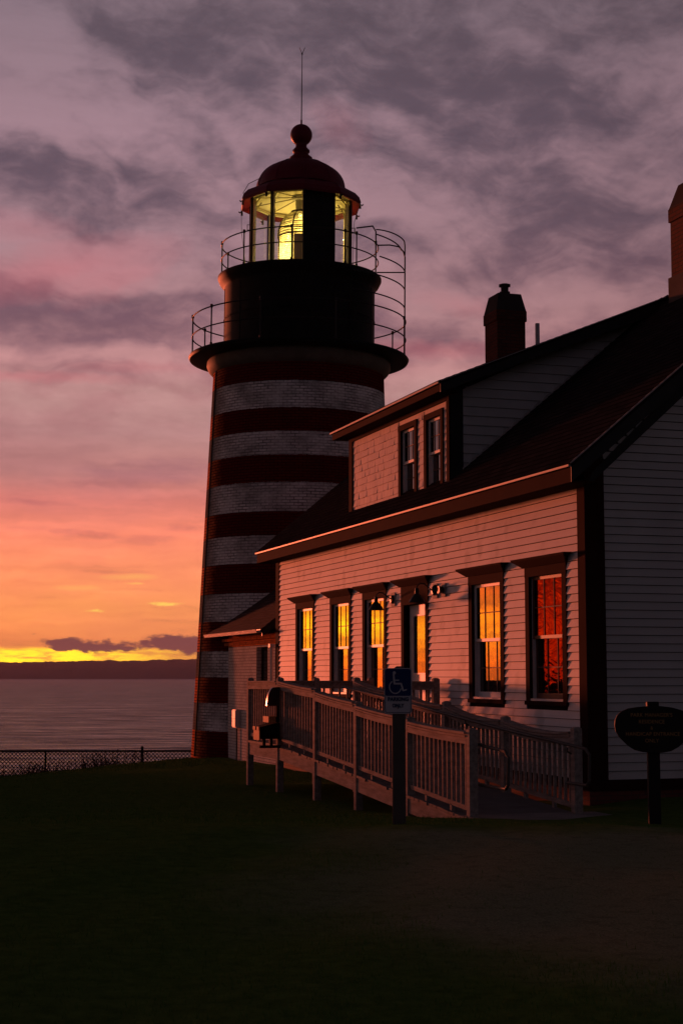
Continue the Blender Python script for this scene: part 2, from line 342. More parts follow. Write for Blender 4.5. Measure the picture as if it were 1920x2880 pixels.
def tower_fn(N, b, co):
    uv = N.new('ShaderNodeUVMap').outputs[0]
    sp = N.new('ShaderNodeSeparateXYZ'); N.put(sp.inputs[0], uv)
    uvw = N.vm('ADD', uv, N.vm('MULTIPLY', N.vm('SUBTRACT', N.noise(uv, 4, 3, out=1), (.5, .5, .5)), (.03, .018, 0)))
    def brick(c1, c2, mo, ms):
        br = N.new('ShaderNodeTexBrick', offset=.5); N.put(br.inputs['Vector'], uvw)
        br.inputs['Color1'].default_value = c1; br.inputs['Color2'].default_value = c2; br.inputs['Mortar'].default_value = mo
        for k, v in (('Scale', 1), ('Brick Width', .22), ('Row Height', .0735), ('Mortar Size', ms), ('Mortar Smooth', .5), ('Bias', -.2)): br.inputs[k].default_value = v
        return br
    wb = brick((.74, .735, .74, 1), (.56, .555, .56, 1), (.07, .06, .06, 1), .013)
    rb = brick((.115, .011, .009, 1), (.085, .009, .008, 1), (.02, .004, .004, 1), .010)
    # mortar shows through the paint only here and there
    show = N.mr(N.noise(uv, 1.9, 4, .6), .38, .62, .25, 1)
    wcol = N.mix(show, (.66, .655, .66, 1), wb.outputs[0])
    st = N.mr(N.noise(N.mapping(uv, scale=(1, 1.7, 1)), .9, 7, .74), .44, .64, 0, .75)
    wcol = N.mix(st, wcol, (.15, .14, .135, 1))
    chip = N.mr(N.noise(N.mapping(uv, scale=(1, 2.2, 1)), 4.5, 5, .78), .60, .66, 0, .85)
    wcol = N.mix(chip, wcol, (.11, .055, .045, 1))
    # the seaward side of the white bands is mossy
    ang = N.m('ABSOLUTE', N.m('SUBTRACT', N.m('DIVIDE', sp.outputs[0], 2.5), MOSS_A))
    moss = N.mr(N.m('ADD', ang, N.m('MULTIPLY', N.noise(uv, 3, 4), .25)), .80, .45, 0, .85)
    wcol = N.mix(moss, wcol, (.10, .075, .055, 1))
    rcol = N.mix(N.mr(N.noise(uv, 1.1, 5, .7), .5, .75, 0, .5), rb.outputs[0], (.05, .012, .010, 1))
    worn_lit = N.mr(N.m('ADD', ang, N.m('MULTIPLY', N.noise(uv, 4, 4), .3)), .78, .48, 0, 1)  # worn brick, its colour also brightened as the low sun's lit strip
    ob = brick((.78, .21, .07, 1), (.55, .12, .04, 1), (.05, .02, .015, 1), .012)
    rcol = N.mix(worn_lit, rcol, ob.outputs[0])
    wob = N.m('MULTIPLY', N.m('SUBTRACT', N.noise(N.mapping(uv, scale=(1, .05, 1)), 7, 4, .75), .5), .055)
    zf = N.m('DIVIDE', N.m('SUBTRACT', N.m('ADD', sp.outputs[1], wob), -2.4), 12.0)
    stops = [((z + 2.4) / 12.0, (1, 1, 1, 1) if i % 2 else (0, 0, 0, 1)) for i, z in enumerate(STRIPE_Z)]
    msk = N.ramp(zf, stops, 'CONSTANT')
    N.put(b.inputs['Base Color'], N.mix(msk, rcol, wcol))
    h = N.m('ADD', N.m('MULTIPLY', rb.outputs[1], -1.0), N.m('MULTIPLY', N.noise(uv, 16, 4, .6), .8))
    N.put(b.inputs['Normal'], N.bump(h, .75, .012))
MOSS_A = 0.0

WOOD = mat('weathered_wood', (.30, .22, .18), .85, spec=.06, fn=lambda N, b, co: (
    N.put(b.inputs['Base Color'], N.mix(N.mr(N.noise(N.mapping(co, scale=(6, 1, 6)), 3.2, 6, .6), .35, .68), (.33, .275, .245, 1), (.17, .14, .125, 1))),
    N.put(b.inputs['Normal'], N.bump(N.noise(N.mapping(co, scale=(8, .7, 8)), 9, 4), .3, .004))))
DECKM = mat('deck_board', (.16, .15, .145), .8, grime=.6)
STEEL = mat('handrail_metal', (.07, .065, .06), .6, metal=.3)
IRON = mat('black_iron', (.012, .012, .013), .45, grime=.3, gcol=(.03, .02, .015))
DARKM = mat('black_painted_steel', (.005, .008, .008), .6, spec=.08, grime=.5, gscale=5, gcol=(.022, .022, .02), bump=.3, bscale=9)
DOME = mat('dark_red_paint', (.12, .005, .016), .5, grime=.4, gscale=4, gcol=(.05, .004, .006))
COVE = mat('grey_cornice', (.11, .105, .09), .7, grime=.7, gcol=(.07, .06, .05))
GUT = mat('gutter_metal', (.30, .27, .26), .45, grime=.5)
WGLASS = mat('window_glass', (.006, .006, .007), .015, ior=1.9, spec=.5, fn=lambda N, b, co: (
    N.put(b.inputs['Base Color'], (.006, .006, .007, 1)), N.put(b.inputs['Normal'], N.bump(N.noise(N.mapping(co, scale=(1, 1, .8)), 3.2, 3), .10, .01))))
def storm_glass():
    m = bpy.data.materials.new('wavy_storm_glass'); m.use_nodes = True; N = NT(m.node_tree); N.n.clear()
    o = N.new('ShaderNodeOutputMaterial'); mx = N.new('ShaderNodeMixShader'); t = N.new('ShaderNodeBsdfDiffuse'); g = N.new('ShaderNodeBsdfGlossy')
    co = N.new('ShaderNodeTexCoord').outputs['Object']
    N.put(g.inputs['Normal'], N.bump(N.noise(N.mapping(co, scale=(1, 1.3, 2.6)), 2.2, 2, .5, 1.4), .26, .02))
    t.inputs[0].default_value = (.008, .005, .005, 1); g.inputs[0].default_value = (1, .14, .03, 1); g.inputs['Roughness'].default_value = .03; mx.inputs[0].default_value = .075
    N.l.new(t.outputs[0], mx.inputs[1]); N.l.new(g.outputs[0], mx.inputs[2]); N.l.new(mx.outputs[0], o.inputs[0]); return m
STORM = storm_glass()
def clear_glass():
    m = bpy.data.materials.new('lantern_glass'); m.use_nodes = True; N = NT(m.node_tree); N.n.clear()
    o = N.new('ShaderNodeOutputMaterial'); mx = N.new('ShaderNodeMixShader'); t = N.new('ShaderNodeBsdfTransparent'); g = N.new('ShaderNodeBsdfGlossy')
    t.inputs[0].default_value = (.93, .95, .92, 1); g.inputs['Roughness'].default_value = .03; mx.inputs[0].default_value = .06
    N.l.new(t.outputs[0], mx.inputs[1]); N.l.new(g.outputs[0], mx.inputs[2]); N.l.new(mx.outputs[0], o.inputs[0]); return m
LGLASS = clear_glass()
def prism_glass():
    m = bpy.data.materials.new('lens_prism_glass'); m.use_nodes = True; N = NT(m.node_tree); N.n.clear()
    o = N.new('ShaderNodeOutputMaterial'); mx = N.new('ShaderNodeMixShader'); t = N.new('ShaderNodeBsdfTranslucent'); g = N.new('ShaderNodeBsdfGlossy'); tr = N.new('ShaderNodeBsdfTransparent'); m2 = N.new('ShaderNodeMixShader')
    co = N.new('ShaderNodeTexCoord').outputs['Object']
    n = N.noise(N.mapping(co, scale=(1.2, 1.2, 9)), 5, 4, .7)
    N.put(t.inputs[0], N.mix(N.mr(n, .3, .7), (.97, .93, .62, 1), (.16, .14, .04, 1)))
    g.inputs['Roughness'].default_value = .1; mx.inputs[0].default_value = .12; tr.inputs[0].default_value = (.9, .9, .7, 1); m2.inputs[0].default_value = .25
    N.l.new(t.outputs[0], mx.inputs[1]); N.l.new(g.outputs[0], mx.inputs[2]); N.l.new(mx.outputs[0], m2.inputs[1]); N.l.new(tr.outputs[0], m2.inputs[2]); N.l.new(m2.outputs[0], o.inputs[0]); return m
LENSM = prism_glass()

# ------------------------------------------------------------------ ground
def interp(x, pts):
    if x <= pts[0][0]: return pts[0][1]
    for (a, b), (c, d) in zip(pts, pts[1:]):
        if x <= c:
            t = (x - a) / (c - a); t = t * t * (3 - 2 * t) if d < b - 1 else t
            return b + (d - b) * t
    return pts[-1][1]
GB = [(-400, -4.5), (-60, -2.4), (0, -1.62), (10, -1.56), (16, -1.48), (18.2, -1.61), (20.5, -1.77), (23, -1.85), (30, -1.93), (42, -2.06), (46, -2.3), (50, -2.85), (55, -3.7), (62, -6.0), (80, -12), (110, -19.5), (140, -22)]
def gz(x, y):
    d = x * F[0] + y * F[1]; l = x * R[0] + y * R[1]
    z = interp(d, GB)
    z -= .1 * max(0, -l - 3.2) * min(1, max(0, (d - 26) / 16))
    if 20 < d < 62:                               # unseen low bank left of the view, added to shade lawn and lower wall
        e = -l - .24 * d - 1.2
        if e > 0:
            w = min(1, e / 4.0) * min(1, (d - 20) / 7) * min(1, (62 - d) / 5); w = w * w * (3 - 2 * w); z += (-.85 - z) * w
    if l > 2.2 and d < 60: z += min(1, (l - 2.2) / 1.5) * max(0, min(.25, (d - 18) * .06)) * (1 if d < 45 else 0)
    if d > -5: z += .02 * sin(x * 1.3 + y * .4) * cos(y * .9) + .012 * sin(x * 3.1 - y * 2.3)
    return z
def gravel_mask_nodes(N, co):
    dd = N.vm('DOT_PRODUCT', co, (F[0], F[1], 0)); ll = N.vm('DOT_PRODUCT', co, (R[0], R[1], 0))
    n = N.noise(co, .55, 5, .6)
    a = N.mr(N.m('ADD', ll, N.m('MULTIPLY', N.m('SUBTRACT', n, .5), 2.4)), -.9, .7)
    b = N.mr(N.m('ADD', dd, N.m('MULTIPLY', N.m('SUBTRACT', n, .5), 3.0)), 16.4, 15.2)
    c = N.mr(N.m('ADD', N.m('SUBTRACT', dd, N.m('MULTIPLY', ll, -.9)), N.m('MULTIPLY', N.m('SUBTRACT', n, .5), 3)), 9.0, 11.0)
    return N.m('MULTIPLY', N.m('MULTIPLY', a, b), c)
def ground_fn(N, b, co):
    n = N.noise(co, 7, 7, .7); n2 = N.noise(co, .8, 4, .6); n3 = N.noise(co, 60, 3, .7)
    grass = N.mix(n2, (.075, .135, .028, 1), (.11, .155, .04, 1)); grass = N.mix(N.mr(n, .35, .75), grass, (.036, .07, .015, 1))
    gra = N.mix(N.mr(n3, .3, .7), (.25, .26, .155, 1), (.11, .115, .065, 1)); gra = N.mix(N.mr(n, .5, .75, 0, .6), gra, (.05, .05, .03, 1))
    gm = gravel_mask_nodes(N, co)
    col = N.mix(gm, grass, gra)
    peb = N.mr(N.noise(co, 38, 2, .6), .72, .78, 0, .5)
    N.put(b.inputs['Base Color'], N.mix(N.m('MULTIPLY', peb, gm), col, (.34, .30, .28, 1)))
    N.put(b.inputs['Normal'], N.bump(N.m('ADD', n, N.m('MULTIPLY', n3, .5)), .6, .02))
GROUND = mat('lawn_and_gravel', rough=1.0, spec=.0, fn=ground_fn)
def build_ground():
    ds = [-400, -200, -100, -60, -40, -25, -15, -8] + [x * .5 for x in range(-10, 125)] + list(range(63, 100, 2)) + [105, 110, 120, 130, 140]
    ls = [-160, -110, -80, -60, -45, -35] + [x * .5 for x in range(-56, 57)] + [35, 45, 60, 80, 110, 160]
    g = MB(); n = len(ls)
    for d in ds:
        for l in ls:
            p = W(d, l); g.v.append((p.x, p.y, gz(p.x, p.y)))
    for i in range(len(ds) - 1):
        for j in range(n - 1): g.f.append((i * n + j, i * n + j + 1, (i + 1) * n + j + 1, (i + 1) * n + j))
    tag(g.build('ground', GROUND, smooth=True, angle=180), kind='structure')
build_ground()
GRASSM = mat('grass_blades', rough=1.0, spec=.0, fn=lambda N, b, co: N.put(b.inputs['Base Color'], N.mix(N.noise(co, 3, 3), (.05, .13, .02, 1), (.12, .17, .04, 1))))
def build_grass():
    v = []; f = []
    rng = np.random.RandomState(3)
    def blades(n, dr, lf, hmin, hmax, wid):
        for _ in range(n):
            d = dr[0] + (dr[1] - dr[0]) * rng.rand() ** 1.0; l = lf(d)
            p = W(d, l)
            q = l - .9 * d * -.0
            if l > .0 + .6 * sin(d * 2) and 7 < d < 16 and (d + .9 * l) > 10.2 and rng.rand() < .93: continue
            if 7.0 < p.x < 8.6 and 16.1 < p.y < 28: continue
            if p.x > 9.3 and p.y > 18.9 and p.y < 44: continue
            z = gz(p.x, p.y) - .01; h = hmin + (hmax - hmin) * rng.rand(); a = rng.rand() * 6.28; w = wid * (.6 + rng.rand() * .8)
            dx, dy = cos(a) * w, sin(a) * w; bx, by = (rng.rand() - .5) * h * .9, (rng.rand() - .5) * h * .9
            o = len(v); v.extend([(p.x - dx, p.y - dy, z), (p.x + dx, p.y + dy, z), (p.x + bx, p.y + by, z + h)]); f.append((o, o + 1, o + 2))
    blades(34000, (7, 17), lambda d: (rng.rand() - .5) * .5 * d, .015, .045, .003)
    blades(26000, (17, 34), lambda d: (rng.rand() * .36 - .24) * d, .015, .05, .006)
    blades(16000, (36, 50), lambda d: (rng.rand() * .28 - .25) * d, .02, .06, .012)
    me = bpy.data.meshes.new('grass'); me.from_pydata(v, [], f); me.materials.append(GRASSM)
    o = bpy.data.objects.new('grass', me); C.objects.link(o); tag(o, 'short dark grass of the mown lawn', 'grass', kind='stuff')
build_grass()

# ------------------------------------------------------------------ sea and far shore
SEA_Z = -19.0
def water_fn(N, b, co):
    N.put(b.inputs['Base Color'], (.020, .018, .022, 1)); N.put(b.inputs['Specular Tint'], (.40, .44, .56, 1))
    v = N.mapping(co, rot=(0, 0, -(-PSI)), scale=(1, 1, 1))
    v1 = N.mapping(v, scale=(.035, .10, 1)); v2 = N.mapping(v, scale=(.010, .030, 1)); v3 = N.mapping(v, scale=(.15, .42, 1))
    h = N.m('ADD', N.m('ADD', N.noise(v1, 1, 4, .6), N.m('MULTIPLY', N.noise(v2, 1, 5, .6), 2.6)), N.m('MULTIPLY', N.noise(v3, 1, 3, .6), .35))
    nrm = N.bump(h, 1.0, 5.0)
    N.put(b.inputs['Normal'], nrm)
    g = N.new('ShaderNodeBsdfGlossy'); g.inputs['Roughness'].default_value = .2; N.put(g.inputs['Normal'], nrm); g.inputs[0].default_value = (.60, .67, .76, 1)
    dfs = N.new('ShaderNodeBsdfDiffuse'); dfs.inputs[0].default_value = (.012, .012, .018, 1)
    mx = N.new('ShaderNodeMixShader'); o = N.n['Material Output']
    w1 = N.noise(N.mapping(v, scale=(.009, .045, 1)), 1, 6, .7)
    w2 = N.noise(N.mapping(v, scale=(.035, .22, 1)), 1, 5, .7)
    N.put(mx.inputs[0], N.m('ADD', N.mr(w1, .38, .62, .36, .64), N.mr(w2, .40, .60, -.30, .24)))
    N.l.new(dfs.outputs[0], mx.inputs[1]); N.l.new(g.outputs[0], mx.inputs[2]); N.l.new(mx.outputs[0], o.inputs[0])
WATER = mat('sea_water', rough=.22, spec=.5, ior=1.33, fn=water_fn)
FARD = 9000.0
sea = MB()
P0 = [W(60, -900, SEA_Z), W(60, 900, SEA_Z), W(FARD + 600, 4200, SEA_Z), W(FARD + 600, -4200, SEA_Z)]
sea.add(P0, [(0, 1, 2, 3)])
tag(sea.build('water', WATER), kind='structure')
def build_far():
    # (pixel x, ridge pixel y) read along the skyline; height from the waterline at 1907
    sk = [(-600, 1870), (-300, 1862), (-120, 1858), (0, 1854), (60, 1855), (110, 1853), (160, 1853), (230, 1851), (310, 1849), (360, 1851), (400, 1850), (460, 1847), (550, 1846), (640, 1842), (760, 1838), (900, 1842), (1100, 1850), (1300, 1862), (1700, 1880), (2200, 1895)]
    g = MB(); cols = []; rng = random.Random(5)
    n = 420
    for i in range(n + 1):
        px = -600 + 2800 * i / n
        y = interp(px, sk) if True else 0
        l = (px - 960) / 4524 * FARD; h = (1903.5 - y) / 4524 * FARD + rng.uniform(-2.2, 2.8) + 1.5 * sin(i * .7)
        pts = []
        for k, (fd, fh) in enumerate(((0, 0), (25, .55), (90, .80), (220, .93), (420, 1.0), (1400, .2))):
            p = W(FARD + fd + 20 * sin(i * .21 + k), l * (1 + fd / FARD)); pts.append((p.x, p.y, SEA_Z - .5 + (h) * fh))
        cols.append(pts)
    for c in cols: g.v += c
    m = 6
    for i in range(n):
        for k in range(m - 1): g.f.append((i * m + k, (i + 1) * m + k, (i + 1) * m + k + 1, i * m + k + 1))
    FARM = mat('far_wooded_shore', (.06, .045, .055), .95, spec=0.0, grime=.5, gscale=.01, gcol=(.04, .028, .03))
    tag(g.build('hills', FARM), kind='structure')
build_far()

# ------------------------------------------------------------------ keeper's house
FX = 9.458; HY0, HY1 = 18.97, 34.1; RIDGE_X = 13.45; EX = 9.06; EZ = 2.74; M = .8333
BX = 2 * RIDGE_X - FX
Z0 = -1.353; EXPO = .1105
house = thing('keepers_house', (FX, HY0, -1.6), 'white clapboard house with brown trim, dark shingle roof and a long shed dormer', 'house')
def hp(mb, name, m, parent=None, **kw):
    o = mb.build(name, m, None, **kw)
    par = parent or house
    if par is house: return at_world(o, house)
    o.parent = par; o.matrix_parent_inverse = Matrix.Translation(house.location).inverted(); return o
HB = {}                                            # openings on the long wall: y0, y1, z0, z1
wins = [(19.53, 20.86), (21.62, 22.97), (26.79, 28.12), (28.80, 30.13), (31.20, 32.55)]
DOOR = (24.72, 26.02)
OPEN = [(a, b, -.41, 1.52) for a, b in wins] + [(DOOR[0], DOOR[1], -1.12, 1.52)]
def clap(mb, x_plane, y0, y1, z0, z1, opens, axis='x', out=-1, lip=.026, bounds=None):
    """saw-tooth clapboards on a plane facing -x (axis x) or -y (axis y)"""
    z = z0; rng = random.Random(int(z0 * 100) + int(y0 * 10))
    while z < z1 - 1e-4:
        zt = min(z + EXPO, z1)
        a0, a1 = (y0, y1) if bounds is None else bounds(z, zt, y0, y1)
        if a1 - a0 > .01:
            segs = [(a0, a1)]
            for (oa, ob, oz0, oz1) in opens:
                if zt > oz0 + .002 and z < oz1 - .002:
                    ns = []
                    for s0, s1 in segs:
                        if ob <= s0 or oa >= s1: ns.append((s0, s1)); continue
                        if oa > s0: ns.append((s0, oa))
                        if ob < s1: ns.append((ob, s1))
                    segs = ns
            fin = []
            for s0, s1 in segs:
                c = s0
                while s1 - c > 4.2:
                    L = rng.uniform(1.8, 4.0); fin.append((c, c + L - .006)); c += L
                fin.append((c, s1))
            for s0, s1 in fin:
                wob = rng.uniform(-.0015, .0015)
                xb = x_plane + out * (lip + wob); xt = x_plane + out * .004; GAP = .0075
                if axis == 'x': v = [(xb, s0, z + GAP), (xb, s1, z + GAP), (xt, s1, zt), (xt, s0, zt), (x_plane, s0, z + GAP), (x_plane, s1, z + GAP)]
                else: v = [(s0, xb, z + GAP), (s1, xb, z + GAP), (s1, xt, zt), (s0, xt, zt), (s0, x_plane, z + GAP), (s1, x_plane, z + GAP)]
                mb.add(v, [(0, 1, 2, 3), (4, 5, 1, 0), (0, 3, 4), (1, 5, 2)])
        z += EXPO
fw = MB(); clap(fw, FX, HY0 + .2, HY1 - .24, Z0, 2.66, OPEN); hp(fw, 'front_wall', SIDING)
GAP_SHADE = mat('gap_shade_dark', (.02, .016, .014), 1.0, spec=0.0)  # dark colour painting shade into the gaps between clapboards
fw = MB()
# backing sheet behind the boards, with the openings left free
ys = sorted({HY0, HY1} | {y for o in OPEN for y in o[:2]})
for a, b in zip(ys, ys[1:]):
    ops = [o for o in OPEN if o[0] <= a and o[1] >= b]
    if ops: fw.add([(FX + .001, a, Z0), (FX + .001, b, Z0), (FX + .001, b, ops[0][2]), (FX + .001, a, ops[0][2])], [(0, 3, 2, 1)]); fw.add([(FX + .001, a, 1.52), (FX + .001, b, 1.52), (FX + .001, b, 2.9), (FX + .001, a, 2.9)], [(0, 3, 2, 1)])
    else: fw.add([(FX + .001, a, Z0), (FX + .001, b, Z0), (FX + .001, b, 2.9), (FX + .001, a, 2.9)], [(0, 3, 2, 1)])
hp(fw, 'gap_shade_backing', GAP_SHADE)
gw = MB()
roofz = lambda x: EZ + M * (x - EX) if x <= RIDGE_X else EZ + M * (2 * RIDGE_X - x - EX)
def gb(z, zt, y0, y1):
    cut = max(0.0, (zt - (EZ - .30) ) / M + EX)
    a = max(y0, cut); return (a, min(y1, 2 * RIDGE_X - a))
clap(gw, HY0, FX + .26, BX - .26, Z0, 6.0, [], axis='y', bounds=gb)
hp(gw, 'gable_wall', SIDING_G); gw = MB()
gw.add([(FX, HY0 + .001, Z0), (BX, HY0 + .001, Z0), (BX, HY0 + .001, EZ), (RIDGE_X, HY0 + .001, roofz(RIDGE_X) - .05), (FX, HY0 + .001, EZ)], [(0, 1, 2, 3, 4)])
hp(gw, 'gap_shade_backing', GAP_SHADE)
bw = MB()
bw.add([(FX, HY1, Z0), (BX, HY1, Z0), (BX, HY1, EZ), (RIDGE_X, HY1, roofz(RIDGE_X) - .05), (FX, HY1, EZ), (BX, HY0, Z0), (BX, HY0, EZ)], [(0, 1, 2, 3, 4), (1, 5, 6, 2)])
hp(bw, 'back_wall', SIDING_G)
cb = MB()
cb.box(FX - .028, FX, HY0 - .028, HY0 + .2, Z0 - .04, 2.72)
cb.box(FX, FX + .26, HY0 - .028, HY0, Z0 - .04, 2.86)
hp(cb, 'corner_board', BROWN, bevel=.003)
cb = MB(); cb.box(FX - .028, FX, HY1 - .24, HY1 + .028, Z0 - .04, 2.72); hp(cb, 'corner_board', BROWN, bevel=.003)
# frieze under the eaves, sill board, brick foundation
fz = MB(); fz.box(FX - .03, FX, HY0 + .2, HY1 - .24, 2.50, 2.70); hp(fz, 'frieze_board', BROWN)
wt = MB(); wt.box(FX - .035, FX, HY0 - .035, HY1, Z0 - .13, Z0); wt.box(FX, BX, HY0 - .035, HY0, Z0 - .13, Z0); hp(wt, 'water_table', BROWN)
FOUND = mat('foundation_brick', rough=.85, fn=brick_fn((.16, .045, .035, 1), (.10, .03, .025, 1), (.06, .05, .045, 1)))
fo = MB()
for (a, b) in (((FX, HY0), (BX, HY0)), ((FX, HY1), (FX, HY0))):
    L = math.dist(a, b); fo.add([(a[0], a[1], -2.3), (b[0], b[1], -2.3), (b[0], b[1], Z0 - .12), (a[0], a[1], Z0 - .12)], [(0, 1, 2, 3)], [[(0, -2.3), (L, -2.3), (L, Z0), (0, Z0)]])
hp(fo, 'foundation', FOUND)
# main roof
NY, FY = 18.55, 34.35                              # near and far rake
def roofplane(mb, x0, z0, x1, z1, ya, yb, th=.05):
    L = math.hypot(x1 - x0, z1 - z0); ux, uz = (x1 - x0) / L, (z1 - z0) / L; s0 = 0.0; rng = random.Random(9)
    while s0 < L - .01:                            # lapped shingle courses with slightly uneven ends
        s1 = min(s0 + .14, L); h = .011; o0 = rng.uniform(-.006, .008); o1 = rng.uniform(-.006, .008)
        P = lambda s_, k, y: (x0 + ux * s_ - uz * k, y, z0 + uz * s_ + ux * k)
        mb.add([P(s0, h, ya + o0), P(s0, h, yb + o1), P(s1, .002, yb + o1), P(s1, .002, ya + o0), P(s0, 0, ya + o0), P(s0, 0, yb + o1)],
               [(0, 3, 2, 1), (0, 1, 5, 4), (0, 4, 3), (1, 2, 5)], [[(ya, s0 + .001), (ya, s1), (yb, s1), (yb, s0 + .001)], [(0, 0)] * 4, [(0, 0)] * 3, [(0, 0)] * 3])
        s0 = s1
    roofbody(mb, x0, z0, x1, z1, ya, yb, th)
def roofbody(mb, x0, z0, x1, z1, ya, yb, th=.05, steps=1):
    L = math.hypot(x1 - x0, z1 - z0)
    nx, nz = -(z1 - z0) / L, (x1 - x0) / L
    v = [(x0, ya, z0), (x0, yb, z0), (x1, yb, z1), (x1, ya, z1)]
    w = [(a - nx * th, b, c - nz * th) for a, b, c in v]
    mb.add(v + w, [(0, 3, 2, 1), (4, 5, 6, 7), (0, 1, 5, 4), (1, 2, 6, 5), (2, 3, 7, 6), (3, 0, 4, 7)],
           [[(ya, 0), (ya, L), (yb, L), (yb, 0)]] + [[(0, 0)] * 4] * 5)
RZ = roofz(RIDGE_X)
rf = MB(); roofplane(rf, EX - .03, EZ - .025, RIDGE_X, RZ, NY, FY)
L = math.hypot(RIDGE_X - EX, RZ - EZ)
rf.add([(RIDGE_X, NY, RZ), (RIDGE_X, FY, RZ), (BX + .4, FY, EZ), (BX + .4, NY, EZ)], [(0, 3, 2, 1)], [[(NY, L), (NY, 0), (FY, 0), (FY, L)]])
main_roof = hp(rf, 'roof', ROOF)
# ragged shingle butts along the skyline rakes
# eave: fascia, gutter-like metal drip edge, soffit
fa = MB(); fa.box(EX, EX + .03, NY + .02, FY - .02, EZ - .26, EZ - .07); hp(fa, 'fascia', BROWN, bevel=.002)
so = MB(); so.box(EX + .03, FX, NY + .03, FY - .03, EZ - .26, EZ - .235); hp(so, 'soffit', BROWN)
de = MB(); de.box(EX - .045, EX - .005, NY, FY, EZ - .062, EZ - .034); hp(de, 'drip_edge', GUT)
for y in (NY, FY - .03):                           # rake boards
    rk = MB(); q = [(EX + .0, EZ - .26), (EX + .0, EZ - .06), (RIDGE_X, RZ - .07), (RIDGE_X, RZ - .30)]
    rk.prism(q, 1, y + .004, y + .034); hp(rk, 'rake_board', BROWN if y > 20 else BLACKT)
rk = MB(); rk.prism([(FX - .02, EZ - .30), (FX + .10, EZ - .06), (RIDGE_X, RZ - .06), (RIDGE_X, RZ - .40)], 1, HY0 - .03, HY0 - .002); hp(rk, 'gable_frieze', BLACKT)
rs = MB(); rs.prism([(EX + .03, EZ - .12), (EX + .03, EZ - .09), (RIDGE_X, RZ - .10), (RIDGE_X, RZ - .13)], 1, NY + .034, HY0 - .03); hp(rs, 'rake_soffit', BLACKT)
dm = MB()
for k in range(26):                                # metal drip along the near rake
    pass
dm.slab((EX - .02, NY - .006, EZ - .020), (RIDGE_X, NY - .006, RZ + .005), .016, .03, up=(0, 1, 0)); hp(dm, 'rake_drip', GUT)

# dormer: front wall, cheek, shed roof
DX, DY0, DY1 = 9.56, 24.0, 29.2; DEX, DEZ = 9.25, 4.715
ds_ = (RZ - .02 - DEZ) / (RIDGE_X - DEX)
droof = lambda x: DEZ + ds_ * (x - DEX)
DW = [(25.50, 26.42, 3.16, 4.33), (24.27, 25.15, 3.16, 4.33)]
dw = MB()
# shingles on the dormer front: individual slightly tilted pieces in courses
rng = random.Random(11)
def shingles(y0, y1, z0, z1, x):
    z = z0; k = 0; H = .128
    while z < z1:
        zt = min(z + H, z1); y = y0 - rng.uniform(0, .1)
        while y < y1:
            w = rng.uniform(.09, .20); a, b = max(y, y0), min(y + w - .004, y1)
            if b > a:
                t = rng.uniform(.010, .020); dz = rng.uniform(-.004, .004)
                dw.add([(x - t, a, z + dz), (x - t, b, z + dz), (x - .003, b, zt + .004), (x - .003, a, zt + .004), (x, a, z + dz), (x, b, z + dz)], [(0, 1, 2, 3), (4, 5, 1, 0), (0, 3, 4), (1, 5, 2)])
            y += w
        z += H
shingles(26.46, 28.98, 3.08, 4.50, DX); shingles(25.19, 25.46, 3.06, 4.46, DX); shingles(24.10, 24.24, 3.06, 4.46, DX)
for a, b, c, d in ((DY0, 24.30, 2.9, 4.82), (25.12, 25.53, 2.9, 4.82), (26.39, DY1, 2.9, 4.82), (24.30, 25.12, 2.9, 3.07), (24.30, 25.12, 4.36, 4.82), (25.53, 26.39, 2.9, 3.07), (25.53, 26.39, 4.36, 4.82)):
    dw.add([(DX + .001, a, c), (DX + .001, b, c), (DX + .001, b, d), (DX + .001, a, d)], [(0, 3, 2, 1)])
dormer = hp(dw, 'dormer_front_wall', SHW)
tr = MB()
tr.box(DX - .03, DX, DY1 - .17, DY1 + .02, 3.03, 4.6); tr.box(DX - .03, DX, DY0 - .02, DY0 + .10, 3.03, 4.72)
tr.box(DX - .032, DX, DY0 + .10, DY1 - .17, 4.48, 4.72)
hp(tr, 'dormer_trim', BROWN)
tb = MB(); tb.box(DX, DX + .22, DY0 - .02, DY0 + .001, 3.02, 4.85); hp(tb, 'dormer_corner_board', BLACKT)
ck = MB()
z = 3.05
def cb_bounds(z, zt, y0, y1):
    return (y0, min(y1, EX + (z - EZ) / M))
def cb2(z, zt, y0, y1):
    a = y0
    top = droof(a)
    hi = EX + (z + .02 - EZ) / M
    lo = max(y0, DEX + (zt + .10 - DEZ) / ds_) if zt > top - .15 else y0
    return (lo, min(y1, hi))
E_save = EXPO; EXPO = .155
clap(ck, DY0, DX + .22, RIDGE_X, 2.98, 6.3, [], axis='y', bounds=cb2)
EXPO = E_save
ck.add([(DX, DY0 + .002, EZ + M * (DX - EX)), (RIDGE_X, DY0 + .002, RZ), (DX, DY0 + .002, droof(DX))], [(0, 1, 2)])
ck2 = MB(); ck2.add([(DX, DY1, EZ + M * (DX - EX)), (RIDGE_X, DY1, RZ), (DX, DY1, droof(DX))], [(0, 2, 1)]); hp(ck2, 'dormer_cheek_wall', SIDING_G)
hp(ck, 'dormer_cheek_wall', SIDING_G)
fl = MB()                                          # step flashing where the cheek meets the roof
x = DX + .2
while x < 12.3:
    z = EZ + M * (x - EX); fl.slab((x, DY0 - .03, z + .012), (x + .13, DY0 - .03, z + .012 + .13 * M), .05, .012, up=(0, 1, 0)) if False else fl.add([(x, DY0 - .005, z + .05), (x + .14, DY0 - .005, z + .05 + .11), (x + .15, DY0 - .05, z + .15 * M + .004), (x, DY0 - .05, z + .004)], [(0, 1, 2, 3)]); x += .15
hp(fl, 'step_flashing', GUT)
dr = MB(); roofplane(dr, DEX - .03, DEZ - .012, RIDGE_X + .05, RZ + .035, 23.62, 29.42, th=.045)
hp(dr, 'dormer_roof', ROOF)
